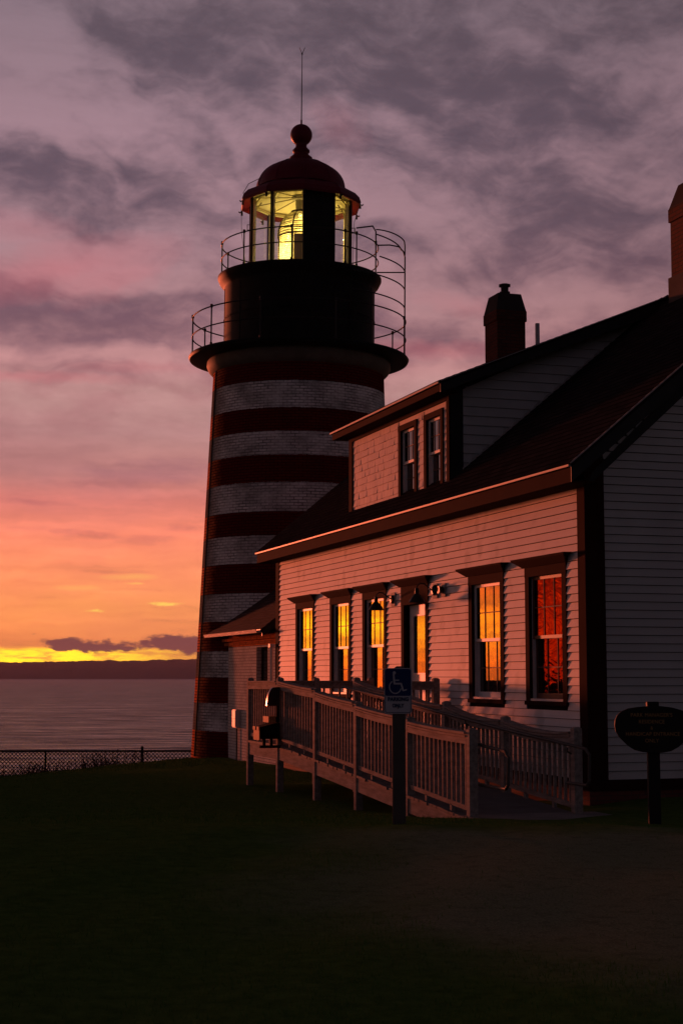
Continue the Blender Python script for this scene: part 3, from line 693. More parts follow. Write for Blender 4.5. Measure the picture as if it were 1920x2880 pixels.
df = MB(); df.box(DEX, DEX + .03, 23.64, 29.40, DEZ - .17, DEZ - .06); df.box(DEX + .03, DX, 23.66, 29.38, DEZ - .17, DEZ - .15); hp(df, 'dormer_fascia', BROWN)
dd_ = MB(); dd_.box(DEX - .045, DEX - .006, 23.62, 29.42, DEZ - .052, DEZ - .022); hp(dd_, 'dormer_drip_edge', GUT)
dk = MB(); dk.prism([(DEX, DEZ - .19), (DEX, DEZ - .055), (RIDGE_X, RZ - .03), (RIDGE_X, RZ - .22)], 1, 23.624, 23.654)
dk.prism([(DEX + .1, DEZ - .12), (DEX + .1, DEZ - .09), (RIDGE_X, RZ - .07), (RIDGE_X, RZ - .10)], 1, 23.654, DY0); dk.prism([(DX, DEZ - .16), (DX, DEZ + .05), (RIDGE_X - .3, RZ - .16), (RIDGE_X - .6, RZ - .30)], 1, DY0 - .025, DY0 - .001)
hp(dk, 'dormer_rake_board', BLACKT)
dg = MB(); dg.slab((DEX, 23.614, DEZ - .01), (RIDGE_X, 23.614, RZ + .02), .014, .028, up=(0, 1, 0)); hp(dg, 'dormer_rake_drip', GUT)
rc = MB()                                          # ridge caps
y = NY
while y < FY - .1:
    rc.add([(RIDGE_X - .13, y, RZ - .075 + .035), (RIDGE_X, y, RZ + .045 + .01), (RIDGE_X + .13, y, RZ - .065), (RIDGE_X - .13, y + .22, RZ - .09 + .035), (RIDGE_X, y + .22, RZ + .030 + .01), (RIDGE_X + .13, y + .22, RZ - .08)], [(0, 1, 4, 3), (1, 2, 5, 4), (0, 3, 5, 2)]); y += .2
hp(rc, 'ridge_cap', ROOF)

# windows on the long wall ------------------------------------------------------
MUNT = mat('muntin_paint', (.13, .08, .07), .7)
def window(y0, y1, zb, zt, name='window', x=FX, cas=.135, head=.135, hood=True, glass=None, sashm=None, recess=.028, sub=True):
    """origin in house space; y0..y1 outer casing, zb..zt"""
    fr = MB(); gl = MB()
    a, b = y0 + cas, y1 - cas; s0 = zb + .09; s1 = zt - head
    fr.box(x - .03, x + .02, y0, a, zb + .06, zt - head); fr.box(x - .03, x + .02, b, y1, zb + .06, zt - head)
    fr.box(x - .032, x + .02, y0 - .005, y1 + .005, zt - head, zt)
    fr.box(x - .05, x + .02, y0 - .01, y1 + .01, zb, zb + .06)
    w = hp(fr, name, BROWN, bevel=.003)
    def sub_(mb, nm, m, **kw):
        o = mb.build(nm, m, None, **kw); o.parent = w; return o
    if hood:
        hd = MB(); z = zt
        hd.add([(x, y0 - .03, z), (x, y1 + .03, z), (x - .05, y1 + .04, z), (x - .05, y0 - .04, z),
                (x, y0 - .03, z + .085), (x, y1 + .03, z + .085), (x - .15, y1 + .19, z + .09), (x - .15, y0 - .19, z + .09),
                (x, y0 - .19, z + .125), (x, y1 + .19, z + .125), (x - .165, y1 + .20, z + .12), (x - .165, y0 - .20, z + .12)],
               [(0, 1, 2, 3), (3, 2, 6, 7), (0, 3, 7, 4), (2, 1, 5, 6), (7, 6, 10, 11), (11, 10, 9, 8), (4, 7, 11, 8), (6, 5, 9, 10)])
        sub_(hd, 'hood', BROWN)
    jb = MB()                                       # painted jamb lining
    jb.box(x + .0, x + .16, a - .02, a, s0, s1); jb.box(x + .0, x + .16, b, b + .02, s0, s1); jb.box(x + .0, x + .16, a, b, s1, s1 + .02); jb.box(x - .02, x + .16, a, b, s0 - .03, s0 - .001)
    sub_(jb, 'jamb', SASH)
    zm = (s0 + s1) / 2
    for k, (za, zb_, xs) in enumerate(((zm - .02, s1 - .001, x + recess), (s0, zm + .02, x + recess + .045))):
        sm = MB(); t = .045
        sm.box(xs, xs + .035, a + .001, a + t, za, zb_); sm.box(xs, xs + .035, b - t, b - .001, za, zb_); sm.box(xs + .001, xs + .034, a + t, b - t, zb_ - t, zb_); sm.box(xs + .001, xs + .034, a + t, b - t, za, za + (t if k == 0 else t * 1.7))
        g0, g1 = a + t, b - t
        mt = MB()
        for j in (1, 2):
            yy = g0 + (g1 - g0) * j / 3; mt.box(xs + .004, xs + .03, yy - .007, yy + .007, za + t, zb_ - t)
        zz = (za + zb_) / 2; mt.box(xs + .005, xs + .029, g0, g1, zz - .007, zz + .007)
        sub_(sm, 'sash', sashm or SASH); sub_(mt, 'muntin', MUNT)
        pn = MB(); pn.box(xs + .014, xs + .018, g0, g1, za + t * .8, zb_ - t * .8)
        sub_(pn, 'pane', glass or WGLASS)
    bk = MB(); bk.box(x + .165, x + .17, a - .03, b + .03, s0 - .03, s1 + .03); sub_(bk, 'dark_backdrop', BLACKT)  # black sheet standing in for the dark room behind the panes
    return w
DSASH = mat('dark_sash', (.10, .05, .04), .5)
for k, (a, b) in enumerate(wins):
    w = window(a, b, -.41, 1.52, glass=STORM if k == 0 else None, sashm=DSASH if k == 0 else None)
    if k == 0: w['label'] = 'window by the house corner with dark sashes and wavy red reflections'
for k, (a, b, z0, z1) in enumerate(DW):
    window(a, b, z0 - .12, z1 + .06, 'dormer_window', x=DX, cas=.12, head=.10, hood=False, recess=.028)
# door
dfm = MB(); a, b = DOOR
dfm.box(FX - .03, FX + .02, a, a + .135, -1.1, 1.2); dfm.box(FX - .03, FX + .02, b - .135, b, -1.1, 1.2); dfm.box(FX - .032, FX + .02, a - .005, b + .005, 1.2, 1.52)
z = 1.52; y0, y1, x = a, b, FX
door = hp(dfm, 'door', BROWN, bevel=.003)
def dsub(mb, nm, m, **kw):
    o = mb.build(nm, m, None, **kw); o.parent = door; return o
hd = MB(); hd.add([(x, y0 - .03, z), (x, y1 + .03, z), (x - .05, y1 + .04, z), (x - .05, y0 - .04, z), (x, y0 - .03, z + .085), (x, y1 + .03, z + .085), (x - .15, y1 + .19, z + .09), (x - .15, y0 - .19, z + .09),
                (x, y0 - .19, z + .125), (x, y1 + .19, z + .125), (x - .165, y1 + .20, z + .12), (x - .165, y0 - .20, z + .12)],
               [(0, 1, 2, 3), (3, 2, 6, 7), (0, 3, 7, 4), (2, 1, 5, 6), (7, 6, 10, 11), (11, 10, 9, 8), (4, 7, 11, 8), (6, 5, 9, 10)])
dsub(hd, 'hood', BROWN)
dl = MB(); xs = FX + .08
dl.box(xs, xs + .045, a + .135, b - .135, -1.09, 0.03); dl.box(xs, xs + .045, a + .135, b - .135, 1.02, 1.2); dl.box(xs, xs + .045, a + .135, a + .33, .03, 1.02); dl.box(xs, xs + .045, b - .33, b - .135, .03, 1.02)
dsub(dl, 'leaf', SASH, bevel=.003)
dm_ = MB(); dm_.box(xs - .012, xs + .01, a + .32, a + .345, .02, 1.03); dm_.box(xs - .012, xs + .01, b - .345, b - .32, .02, 1.03); dm_.box(xs - .012, xs + .01, a + .345, b - .345, 0.02, .045); dm_.box(xs - .012, xs + .01, a + .345, b - .345, 1.005, 1.03); dsub(dm_, 'lite_frame', SASH)
dp = MB(); dp.box(xs + .018, xs + .022, a + .33, b - .33, .03, 1.02); dsub(dp, 'pane', WGLASS)
dn = MB(); dn.lathe([(.0, 0), (.012, 0), (.012, .03), (.028, .04), (.03, .06), (.018, .075), (0, .078)], 16); nb_ = dsub(dn, 'knob', STEEL, smooth=True); nb_.location = (xs, a + .23, -.12); nb_.rotation_euler = (0, -pi / 2, 0)

# chimneys and vent pipe
CHB = mat('chimney_brick', rough=.85, fn=brick_fn((.09, .02, .014, 1), (.05, .013, .010, 1), (.03, .022, .018, 1), .4, 1.0, .2, .072, .009))
CAPM = mat('chimney_mortar_cap', (.035, .03, .03), .9, grime=.5)
def chimney(x0, x1, y0, y1, zb, zs, zt, cap=True, tip=.06):
    m = MB()
    def ring(fx, z): return [(x0 + fx, y0 + fx, z), (x1 - fx, y0 + fx, z), (x1 - fx, y1 - fx, z), (x0 + fx, y1 - fx, z)]
    prof = [(0, zb), (0, zs - .22), (-.025, zs - .22), (-.025, zs), (.0, zs + .002)]
    n = 4
    for i in range(len(prof) - 1):
        r0, r1 = ring(*prof[i]), ring(*prof[i + 1]); per = [x1 - x0, y1 - y0, x1 - x0, y1 - y0]; u = 0
        for k in range(4):
            k2 = (k + 1) % 4; L = per[k]
            m.add([r0[k], r0[k2], r1[k2], r1[k]], [(0, 1, 2, 3)], [[(u, prof[i][1]), (u + L, prof[i][1]), (u + L, prof[i + 1][1]), (u, prof[i + 1][1])]]); u += L
    ch = hp(m, 'chimney', CHB)
    c = MB(); r0, r1 = ring(-.02, zs), ring(tip, zt); c.add(r0 + r1, [(3, 2, 1, 0), (4, 5, 6, 7), (0, 1, 5, 4), (1, 2, 6, 5), (2, 3, 7, 6), (3, 0, 4, 7)])
    o = c.build('cap', CAPM, None, bevel=.006); o.parent = ch
    return ch
c1 = chimney(13.14, 13.78, 30.3, 30.95, 5.9, 7.62, 8.0)
fl_ = MB(); fl_.lathe([(.10, 7.98), (.10, 8.05), (.12, 8.05), (.12, 8.08), (.085, 8.08), (.085, 8.19), (.13, 8.20), (.13, 8.24), (.10, 8.25), (0.001, 8.26)], 8, c=(13.45, 30.6)); o = fl_.build('flue_pot', CAPM, None); o.parent = c1
c1['label'] = 'further brick chimney with a flue pot'
c2 = chimney(13.16, 13.86, 22.35, 23.10, 5.9, 7.72, 8.12, tip=.10)
bs = MB(); bs.box(13.12, 13.90, 22.31, 23.14, 5.9, 6.56); o = bs.build('flashing_base', mat('cement_base', (.06, .055, .055), .9, grime=.4), None); o.parent = c2
c2['label'] = 'nearer brick chimney on a cement base at the picture edge'
vp = MB(); vp.tube([(13.5, 29.1, 6.2), (13.5, 29.1, 7.09)], .045, 14); hp(vp, 'vent_pipe', mat('grey_vent_pipe', (.36, .33, .36), .5), smooth=True)
dsn = MB(); dsn.tube([(FX - .06, HY1 + .22, -1.6), (FX - .06, HY1 + .22, .62)], .035, 8); dsn.box(FX - .12, FX - .0, HY1 + .16, HY1 + .28, .62, .70); hp(dsn, 'downspout', mat('pale_downspout', (.6, .55, .52), .5))

# ------------------------------------------------------------------ brick annex between house and tower
AX = 9.64; AY0, AY1 = HY1, 39.3
annex = thing('brick_annex', (AX, AY0, -2.0), 'low white-painted brick passage with a shingle roof between house and striped tower', 'building')
WBR = mat('white_painted_brick', rough=1, spec=0, fn=brick_fn((.62, .57, .53, 1), (.50, .46, .42, 1), (.16, .10, .08, 1), .45, .6, .21, .07, .006))
RBR = mat('bare_orange_brick', rough=1, spec=0, fn=brick_fn((.70, .24, .09, 1), (.45, .13, .05, 1), (.14, .09, .07, 1), .3, 1.4, .21, .07, .008))
def uvq(mb, y0, y1, z0, z1, x): mb.add([(x, y0, z0), (x, y1, z0), (x, y1, z1), (x, y0, z1)], [(0, 3, 2, 1)], [[(y0, z0), (y0, z1), (y1, z1), (y1, z0)]])
aw = MB(); WY0, WY1, WZ0, WZ1 = 35.55, 36.55, -.9, .66
uvq(aw, AY0, WY0, -2.4, .70, AX); uvq(aw, WY1, AY1, -2.4, .70, AX); uvq(aw, WY0, WY1, -2.4, WZ0, AX); uvq(aw, WY0, WY1, WZ1, .70, AX)
for yy in (WY0, WY1): aw.add([(AX, yy, WZ0), (AX + .22, yy, WZ0), (AX + .22, yy, WZ1), (AX, yy, WZ1)], [(0, 1, 2, 3)], [[(0, 0), (.22, 0), (.22, 1.4), (0, 1.4)]])
aw.add([(AX, WY0, WZ1), (AX, WY1, WZ1), (AX + .22, WY1, WZ1), (AX + .22, WY0, WZ1)], [(0, 1, 2, 3)], [[(0, 0), (1, 0), (1, .2), (0, .2)]])
at_world(aw.build('wall', WBR), annex)
ac = MB(); uvq(ac, AY0, AY1, .70, 1.0, AX + .0)
for zz, pr in ((.74, .05), (.84, .09)):
    y = AY0
    ac.box(AX - pr, AX, AY0, AY1 + .4, zz, zz + .07)
at_world(ac.build('brick_cornice', RBR), annex)
af = MB(); xs = AX + .12
af.box(xs, xs + .05, WY0, WY0 + .07, WZ0, WZ1); af.box(xs, xs + .05, WY1 - .07, WY1, WZ0, WZ1); af.box(xs, xs + .05, WY0 + .07, WY1 - .07, WZ1 - .07, WZ1); af.box(xs, xs + .05, WY0 + .07, WY1 - .07, WZ0, WZ0 + .08); af.box(xs, xs + .04, WY0 + .07, WY1 - .07, -.14, -.09); af.box(xs, xs + .04, (WY0 + WY1) / 2 - .012, (WY0 + WY1) / 2 + .012, WZ0 + .08, WZ1 - .07)
wn_ = at_world(af.build('window', BROWN), annex)
ap = MB(); ap.box(xs + .02, xs + .025, WY0 + .07, WY1 - .07, WZ0 + .08, WZ1 - .07); o = ap.build('pane', WGLASS); o.parent = wn_
rp = MB(); ARX = 11.85; roofplane(rp, AX - .36, 1.04, ARX, 1.04 + .80 * (ARX - AX + .36), 34.75, 40.1, th=.06)
rp.add([(ARX, 34.75, 3.0), (ARX, 40.0, 3.0), (14.2, 40.0, 1.0), (14.2, 34.75, 1.0)], [(0, 3, 2, 1)], [[(0, 0), (0, 1), (1, 1), (1, 0)]])
at_world(rp.build('roof', ROOF2), annex)
rg = MB(); rg.prism([(AX - .34, .88), (AX - .34, 1.0), (ARX, 2.90), (ARX, 2.6)], 1, 34.77, 34.82); rg.prism([(AX, .95), (ARX, .95), (ARX, 2.7)], 1, 34.84, 34.87); at_world(rg.build('rake_board', BLACKT), annex)
gt = MB(); gt.prism([(AX - .46, .955), (AX - .36, .955), (AX - .36, 1.035), (AX - .375, 1.035), (AX - .375, .975), (AX - .45, .975), (AX - .47, 1.03), (AX - .485, 1.03)], 1, 34.8, 40.0); at_world(gt.build('gutter', GUT), annex)
ub = thing('utility_box', (AX - .12, 38.2, -1.26), 'pale metal utility box on the white brick passage wall behind the ramp rail', 'utility box')
u = MB(); u.box(0, .12, -.17, .17, 0, .44); u.build('case', mat('pale_box_paint', (.55, .50, .50), .5), ub, bevel=.008)
u = MB(); u.box(-.014, -.001, -.155, .155, .02, .42); u.tube([(-.02, -.12, .22), (-.035, -.12, .22)], .012, 8); u.build('cover', mat('pale_box_paint'), ub, bevel=.004)
u = MB(); u.tube([(.07, 0, -.02), (.07, 0, -.9)], .018, 8); u.build('conduit', STEEL, ub)

# ------------------------------------------------------------------ lighthouse
TC = W(42.5, -1.23, -2.25)
TILT = .0078
tower = thing('lighthouse', TC, 'round brick lighthouse with dark red and white bands, black gallery and lit lantern', 'lighthouse')
tower.rotation_euler = (Matrix.Rotation(-PSI, 3, 'Z') @ Matrix.Rotation(TILT, 3, 'Y')).to_euler()
# in tower space +x is to the viewer's right, -y faces the viewer; z is world z + 2.25
TZ = 2.25
def T(z): return z + TZ - DEL(z)
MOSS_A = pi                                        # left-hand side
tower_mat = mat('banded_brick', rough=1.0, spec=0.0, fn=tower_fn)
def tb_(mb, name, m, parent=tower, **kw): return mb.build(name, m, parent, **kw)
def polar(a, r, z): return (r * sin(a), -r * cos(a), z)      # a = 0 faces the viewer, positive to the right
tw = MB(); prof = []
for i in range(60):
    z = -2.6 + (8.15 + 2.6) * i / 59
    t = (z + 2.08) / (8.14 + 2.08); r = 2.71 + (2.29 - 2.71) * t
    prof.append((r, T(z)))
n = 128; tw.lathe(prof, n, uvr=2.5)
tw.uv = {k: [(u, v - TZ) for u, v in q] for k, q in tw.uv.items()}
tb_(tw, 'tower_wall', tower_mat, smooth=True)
cn = MB(); a = rad(-69)
cn.tube([polar(a, 2.71 + .015 + (2.29 - 2.71) * t, T(-2.08 + 10.22 * t)) for t in [i / 30 for i in range(31)]], .022, 6); tb_(cn, 'lightning_cable', IRON)
cv = MB(); cv.lathe([(2.28, T(8.13)), (2.33, T(8.15)), (2.42, T(8.24)), (2.47, T(8.36)), (2.46, T(8.46)), (2.40, T(8.54)), (2.3, T(8.55))], 96); tb_(cv, 'cornice', COVE, smooth=True)
gd = MB(); gd.lathe([(2.3, T(8.50)), (2.80, T(8.50)), (2.93, T(8.52)), (2.96, T(8.58)), (2.93, T(8.62)), (1.9, T(8.63))], 96); tb_(gd, 'gallery_deck', DARKM, smooth=True)
dr_ = MB(); dr_.lathe([(2.04, T(8.60)), (2.06, T(8.66)), (2.03, T(8.70)), (2.03, T(10.45)), (2.06, T(10.52)), (2.14, T(10.60)), (2.19, T(10.70)), (2.21, T(10.74)), (2.21, T(10.79)), (2.17, T(10.80)), (1.2, T(10.81))], 96); drum = tb_(dr_, 'watch_room', DARKM, smooth=True)
pl = MB()
for k in range(12):                                # plate seams and a hatch on the drum
    a = 2 * pi * k / 12 + .2; pl.slab(polar(a, 2.035, T(8.72)), polar(a, 2.035, T(10.42)), .03, .012, up=polar(a, 1, 0))
pl.tube([polar(2 * pi * k / 64, 2.035, T(9.6)) for k in range(64)], .012, 5, closed=True); o = pl.build('seam_strip', DARKM, drum)
DRAD = DARKM
def ring_pts(r, z, n=72, a0=None, a1=None):
    if a0 is None: return [polar(2 * pi * k / n, r, z) for k in range(n)]
    return [polar(a0 + (a1 - a0) * k / (n - 1), r, z) for k in range(n)]
def railing(name, r, zb, h, mids, angs, rr, label=None, gaps=None):
    m = MB(); m.tube(ring_pts(r, zb + h), rr, 7, closed=True)
    for q in mids: m.tube(ring_pts(r, zb + q), rr * .95, 7, closed=True)
    g = tb_(m, name, IRON, smooth=True)
    for a in angs:
        p = MB(); p.tube([polar(a, r, zb - .05), polar(a, r, zb + h + .05)], rr * 1.05, 7)
        p.tube([polar(a, r, zb + h - .03), polar(a, r, zb + h + .055)], rr * 1.9, 8); p.tube([polar(a, r, zb - .02), polar(a, r, zb + .05)], rr * 1.8, 8)
        p.build('post', IRON, g, smooth=True)
    return g
A = lambda sx, R_: math.asin(max(-1, min(1, sx / R_)))
lower = railing('lower_railing', 2.87, T(8.63), 1.0, (.5,), [A(-2.82, 2.87), A(-2.22, 2.87), pi - A(-2.64, 2.87), A(2.81, 2.87), -pi * .86, pi * .8, pi * .93, pi * .65, A(-.9, 2.87), A(1.0, 2.87)], .019)
upper = railing('upper_railing', 2.12, T(10.81), .86, (.45,), [A(-2.08, 2.12), pi - A(-2.0, 2.12), A(-1.42, 2.12), A(-.16, 2.12), A(1.22, 2.12), A(1.52, 2.12), A(2.04, 2.12), pi * .9, -pi * .9], .018)
cg = MB(); ra = 2.85; a1 = A(2.83, 2.85)
cg.tube([polar(a1, ra, T(8.6)), polar(a1, ra, T(11.35)), polar(a1 - .005, ra - .04, T(11.5)), polar(a1 - .03, ra - .16, T(11.62)), polar(a1 - .05, 2.45, T(11.66)), polar(a1 - .06, 2.12, T(11.66))], .02, 7)
cg.tube([polar(a1, ra, T(10.93)), polar(a1 - .03, 2.1, T(10.93))], .018, 7)
cg.tube([polar(A(2.04, 2.12), 2.12, T(10.8)), polar(A(2.04, 2.12), 2.12, T(11.98)), polar(A(1.95, 2.12), 2.12, T(12.06)), polar(A(1.52, 2.12), 2.12, T(11.82))], .02, 7)
a0_ = A(2.04, 2.12)
cg.tube([polar(a0_ + (a1 - a0_) * t, 2.12 + .73 * (1 - (1 - t) ** 1.6), T(12.04 - .30 * t ** 1.5)) for t in [i / 12 for i in range(12)]] + [polar(a1, ra, T(11.66)), polar(a1, ra, T(11.4))], .018, 7)
for z in (11.55, 10.95, 10.45, 9.95):
    cg.tube(ring_pts(ra if z < 11.5 else 2.75, T(z), 20, rad(30 if z < 10.8 else 48), a1), .018, 7)
tb_(cg, 'ladder_cage', IRON, smooth=True)
# lantern room: ten sides
NL = 10; LR = 1.40; A0 = rad(4.9); LZ0, LZ1 = 10.81, 12.93
def lv(k, r, z): return polar(A0 + 2 * pi * k / NL, r, T(z))
lb = MB(); lb.lathe([(LR + .06, T(10.80)), (LR + .06, T(10.86)), (LR - .05, T(10.87)), (.1, T(10.87))], NL, rot=-pi / 2 + A0); lantern = tb_(lb, 'lantern_base', DARKM)
for k in range(NL):
    m = MB(); m.slab(lv(k, LR, LZ0), lv(k, LR, LZ1 + .1), .045, .07, up=polar(A0 + 2 * pi * k / NL, 1, 0)); tb_(m, 'mullion', IRON)
    if k in (9, 1, 2, 3, 4, 5, 6, 7, 8, 0):
        if k == 0: continue
        g = MB(); p = [lv(k, LR - .02, LZ0 + .06), lv(k + 1, LR - .02, LZ0 + .06), lv(k + 1, LR - .02, LZ1), lv(k, LR - .02, LZ1)]; g.add(p, [(0, 1, 2, 3)]); tb_(g, 'pane', LGLASS)
g = MB(); g.add([lv(0, LR + .01, LZ0), lv(1, LR + .01, LZ0), lv(1, LR + .01, LZ1 + .1), lv(0, LR + .01, LZ1 + .1), lv(0, LR - .04, LZ0), lv(1, LR - .04, LZ0), lv(1, LR - .04, LZ1 + .1), lv(0, LR - .04, LZ1 + .1)], [(0, 1, 2, 3), (7, 6, 5, 4), (0, 3, 7, 4), (1, 5, 6, 2)]); dpn = tb_(g, 'blank_panel', DARKM)
YP = mat('cream_ceiling_paint', (.62, .58, .42), .6, grime=.4)
im = MB()
for k in range(NL):
    if k in (0, 1): continue
    im.slab(lv(k, LR - .085, LZ0 + .06), lv(k, LR - .085, LZ1 - .03), .05, .06, up=polar(A0 + 2 * pi * k / NL, 1, 0))
tb_(im, 'inner_mullion_lining', YP)
# ceiling, ribs, cornice inside
cl = MB(); cl.lathe([(LR - .02, T(12.86)), (LR - .02, T(12.93)), (LR - .10, T(12.98)), (1.0, T(13.10)), (.6, T(13.28)), (.2, T(13.36)), (.01, T(13.37))], NL, rot=-pi / 2 + A0); ceil_ = tb_(cl, 'lantern_ceiling', YP)
cr_ = MB(); cr_.tube([lv(k, LR - .10, 12.90) for k in range(NL)], .035, 8, closed=True)
for k in range(NL): cr_.tube([lv(k, LR - .1, 12.90), lv(k, .12, 13.05)], .014, 5)
for k in range(NL): cr_.tube([lv(k, LR - .09, 12.55), lv(k, LR - .13, 12.78), lv(k, LR - .30, 13.0)], .02, 5)
cr_.build('ceiling_rib', mat('tan_rib_paint', (.26, .22, .12), .6), ceil_, smooth=True)
# lens
lens_p = []
for i in range(16):
    z = 11.02 + .058 * i; lens_p += [(.565, z), (.60, z + .029), (.565, z + .056)]
for i in range(15):
    t = i / 15; r0 = .58 * cos(t * 1.30); z = 11.97 + .66 * sin(t * 1.45) ; lens_p += [(r0, z), (r0 + .045, z + .018), (r0 - .01, z + .036)]
ln = MB(); ln.lathe([(r, T(z)) for r, z in lens_p], 48); lens = tb_(ln, 'lens', LENSM, smooth=True, angle=20)
lf = MB()
BRZ = mat('dark_bronze', (.05, .035, .015), .35, metal=.7)
for a in (rad(-18), rad(20), rad(62), rad(-70), rad(110), rad(160), rad(-120)):
    pts = [polar(a, r + .035, T(z)) for r, z in lens_p[::6]]; lf.tube(pts, .022, 6)
for z in (11.0, 11.95): lf.tube(ring_pts(.60, T(z), 40), .022, 6, closed=True)
for r_, z in lens_p[51::6]: lf.tube(ring_pts(r_ + .012, T(z), 36), .009, 5, closed=True)
lf.lathe([(.26, T(12.60)), (.26, T(12.68)), (.14, T(12.70)), (.14, T(12.72))], 20)
lf.build('lens_frame', BRZ, lens, smooth=True)
bp = MB(); a0_, a1_ = rad(-14), rad(24); N_ = 14
for i in range(N_):
    q0, q1 = a0_ + (a1_ - a0_) * i / N_, a0_ + (a1_ - a0_) * (i + 1) / N_
    bp.add([polar(q0, .645, T(11.12)), polar(q1, .645, T(11.12)), polar(q1, .645, T(11.90)), polar(q0, .645, T(11.90))], [(0, 1, 2, 3)])
bp.build('brass_panel', mat('brass_panel', (.42, .26, .08), .3, metal=.9), lens, smooth=True)
lp = MB(); lp.lathe([(.64, T(10.87)), (.64, T(10.99)), (.5, T(11.0)), (.05, T(11.0))], 32); lp.build('lens_pedestal', YP, lens, smooth=True)
lc = MB(); lc.lathe([(.13, T(12.72)), (.13, T(12.98)), (.24, T(13.02)), (.24, T(13.10)), (.10, T(13.12))], 24); lc.build('vent_stack', YP, ceil_, smooth=True)
# roof
er = MB()
er.lathe([(LR + .02, T(12.90)), (1.60, T(12.82)), (1.66, T(12.80)), (1.68, T(12.86)), (1.64, T(12.98)), (1.52, T(13.10)), (1.24, T(13.22)), (1.20, T(13.24))], NL, rot=-pi / 2 + A0)
eave = tb_(er, 'lantern_eave', DOME)
dmb = MB(); pr = [(1.21, T(13.24))]
for i in range(1, 13):
    t = i / 12 * 1.30; pr.append((1.22 * cos(t) , T(13.24) + .84 * sin(t)))
pr += [(.30, T(14.07))]
dmb.lathe(pr, NL * 4, rot=-pi / 2 + A0); dome = tb_(dmb, 'dome', DOME, smooth=True)
rb_ = MB()
for k in range(NL): rb_.tube([polar(A0 + 2 * pi * k / NL, r + .003, z) for r, z in pr], .014, 5)
rb_.build('dome_seam', DOME, dome)
fn_ = MB(); fn_.lathe([(.30, T(14.05)), (.31, T(14.10)), (.24, T(14.15)), (.20, T(14.19)), (.205, T(14.22)), (.235, T(14.25)), (.235, T(14.29)), (.19, T(14.33)), (.155, T(14.37)), (.15, T(14.41))] + [(.30 * sin(a), T(14.68) - .30 * cos(a)) for a in [rad(q) for q in range(32, 178, 8)]] + [(.025, T(14.985)), (.025, T(15.10)), (.012, T(15.12))], 40)
fin = tb_(fn_, 'ball_finial', DOME, smooth=True)
rod = MB(); zt = 16.98; rod.tube([polar(0, 0, T(15.05)), polar(0, 0, T(zt))], .016, 6, r2=.009)
for s_ in (-1, 1): rod.tube([(0, 0, T(zt)), (s_ * .075, 0, T(zt + .18))], .008, 5)
rod.tube([(0, 0, T(zt - .02)), (0, 0, T(zt + .03))], .02, 6)
rod.build('lightning_rod', IRON, fin)
for k in range(NL):                                # small cast spouts at the eave corners
    gg = MB(); p = Vector(lv(k, 1.66, 12.80)); d_ = Vector(polar(A0 + 2 * pi * k / NL, 1, 0))
    gg.tube([p + Vector((0, 0, -.13)), p, p + d_ * .05 + Vector((0, 0, -.05)), p + d_ * .09 + Vector((0, 0, -.02))], .03, 6, r2=.018)
    gg.build('eave_spout', IRON, eave)
for q, r_ in (([lv(8, 1.66, 12.98), lv(8, 1.5, 13.25), lv(8, 1.2, 13.42)], .008), ([lv(7, 1.68, 12.9), lv(7, 1.66, 12.2), lv(7, 1.5, 11.0)], .006), ([lv(2, 1.68, 12.85), lv(2, 1.5, 12.3), lv(2, 1.46, 11.0)], .006)):
    wr = MB(); wr.tube(q, r_, 4); tb_(wr, 'cable', IRON)
for k in (8, 2):
    hd_ = MB(); p = Vector(lv(k, LR + .04, 12.0)); d_ = Vector(polar(A0 + 2 * pi * k / NL, 1, 0)); hd_.tube([p, p + d_ * .08, p + d_ * .08 + Vector((0, 0, .14)), p + Vector((0, 0, .14))], .012, 5); tb_(hd_, 'grab_handle', IRON)
Tm = Matrix.Translation(tower.location) @ tower.rotation_euler.to_matrix().to_4x4()
def lamp(name, loc, e, col, r):
    l = bpy.data.lights.new(name, 'POINT'); l.energy = e; l.color = col; l.shadow_soft_size = r
    o = bpy.data.objects.new(name, l); C.objects.link(o); o.location = Tm @ Vector(loc); return o
lamp('beacon_lamp', (0, 0, T(11.55)), 190, (1.0, .68, .20), .10)
lamp('ceiling_fill_light', (.15, .75, T(12.35)), 46, (1.0, .66, .16), .06)  # added light for the ceiling above the lens, besides the beacon
lamp('lens_base_lamp', (-.75, -.35, T(11.1)), 22, (1.0, .84, .35), .05)

# ------------------------------------------------------------------ wooden ramp
RX0, RX1 = 7.1, 8.42
PY = [25.4, 23.32, 21.35, 19.28, 17.22]; PT = [-.03, -.187, -.36, -.52, -.60]
LY = 27.32
ramp = thing('wooden_ramp', (RX0, PY[-1], -1.64), 'weathered wooden wheelchair ramp with baluster railings along the house', 'ramp')
def rp_(mb, name, m=WOOD, parent=None, **kw):
    o = mb.build(name, m, None, **kw); return at_world(o, ramp)
dz = lambda y: -1.12 if y > 25.4 else -1.12 - .505 * (25.4 - y) / (25.4 - 17.2)
def post(x, y, zt, w=.105):
    m = MB(); zb = gz(x, y) - .1; m.box(x - w / 2, x + w / 2, y - w / 2, y + w / 2, zb, zt - .02)
    m.add([(x - w / 2, y - w / 2, zt - .02), (x + w / 2, y - w / 2, zt - .02), (x + w / 2, y + w / 2, zt - .02), (x - w / 2, y + w / 2, zt - .02), (x - w / 4, y - w / 4, zt), (x + w / 4, y - w / 4, zt), (x + w / 4, y + w / 4, zt), (x - w / 4, y + w / 4, zt)], [(0, 1, 5, 4), (1, 2, 6, 5), (2, 3, 7, 6), (3, 0, 4, 7), (4, 5, 6, 7)])
    return rp_(m, 'post', bevel=.004)
for x in (RX0, RX1):
    for y, t in zip(PY, PT): post(x, y, t)
post(RX0, LY, -.037); post(8.3, LY, -.037); post(9.32, LY, -.037); post(9.32, 24.1, -.037)
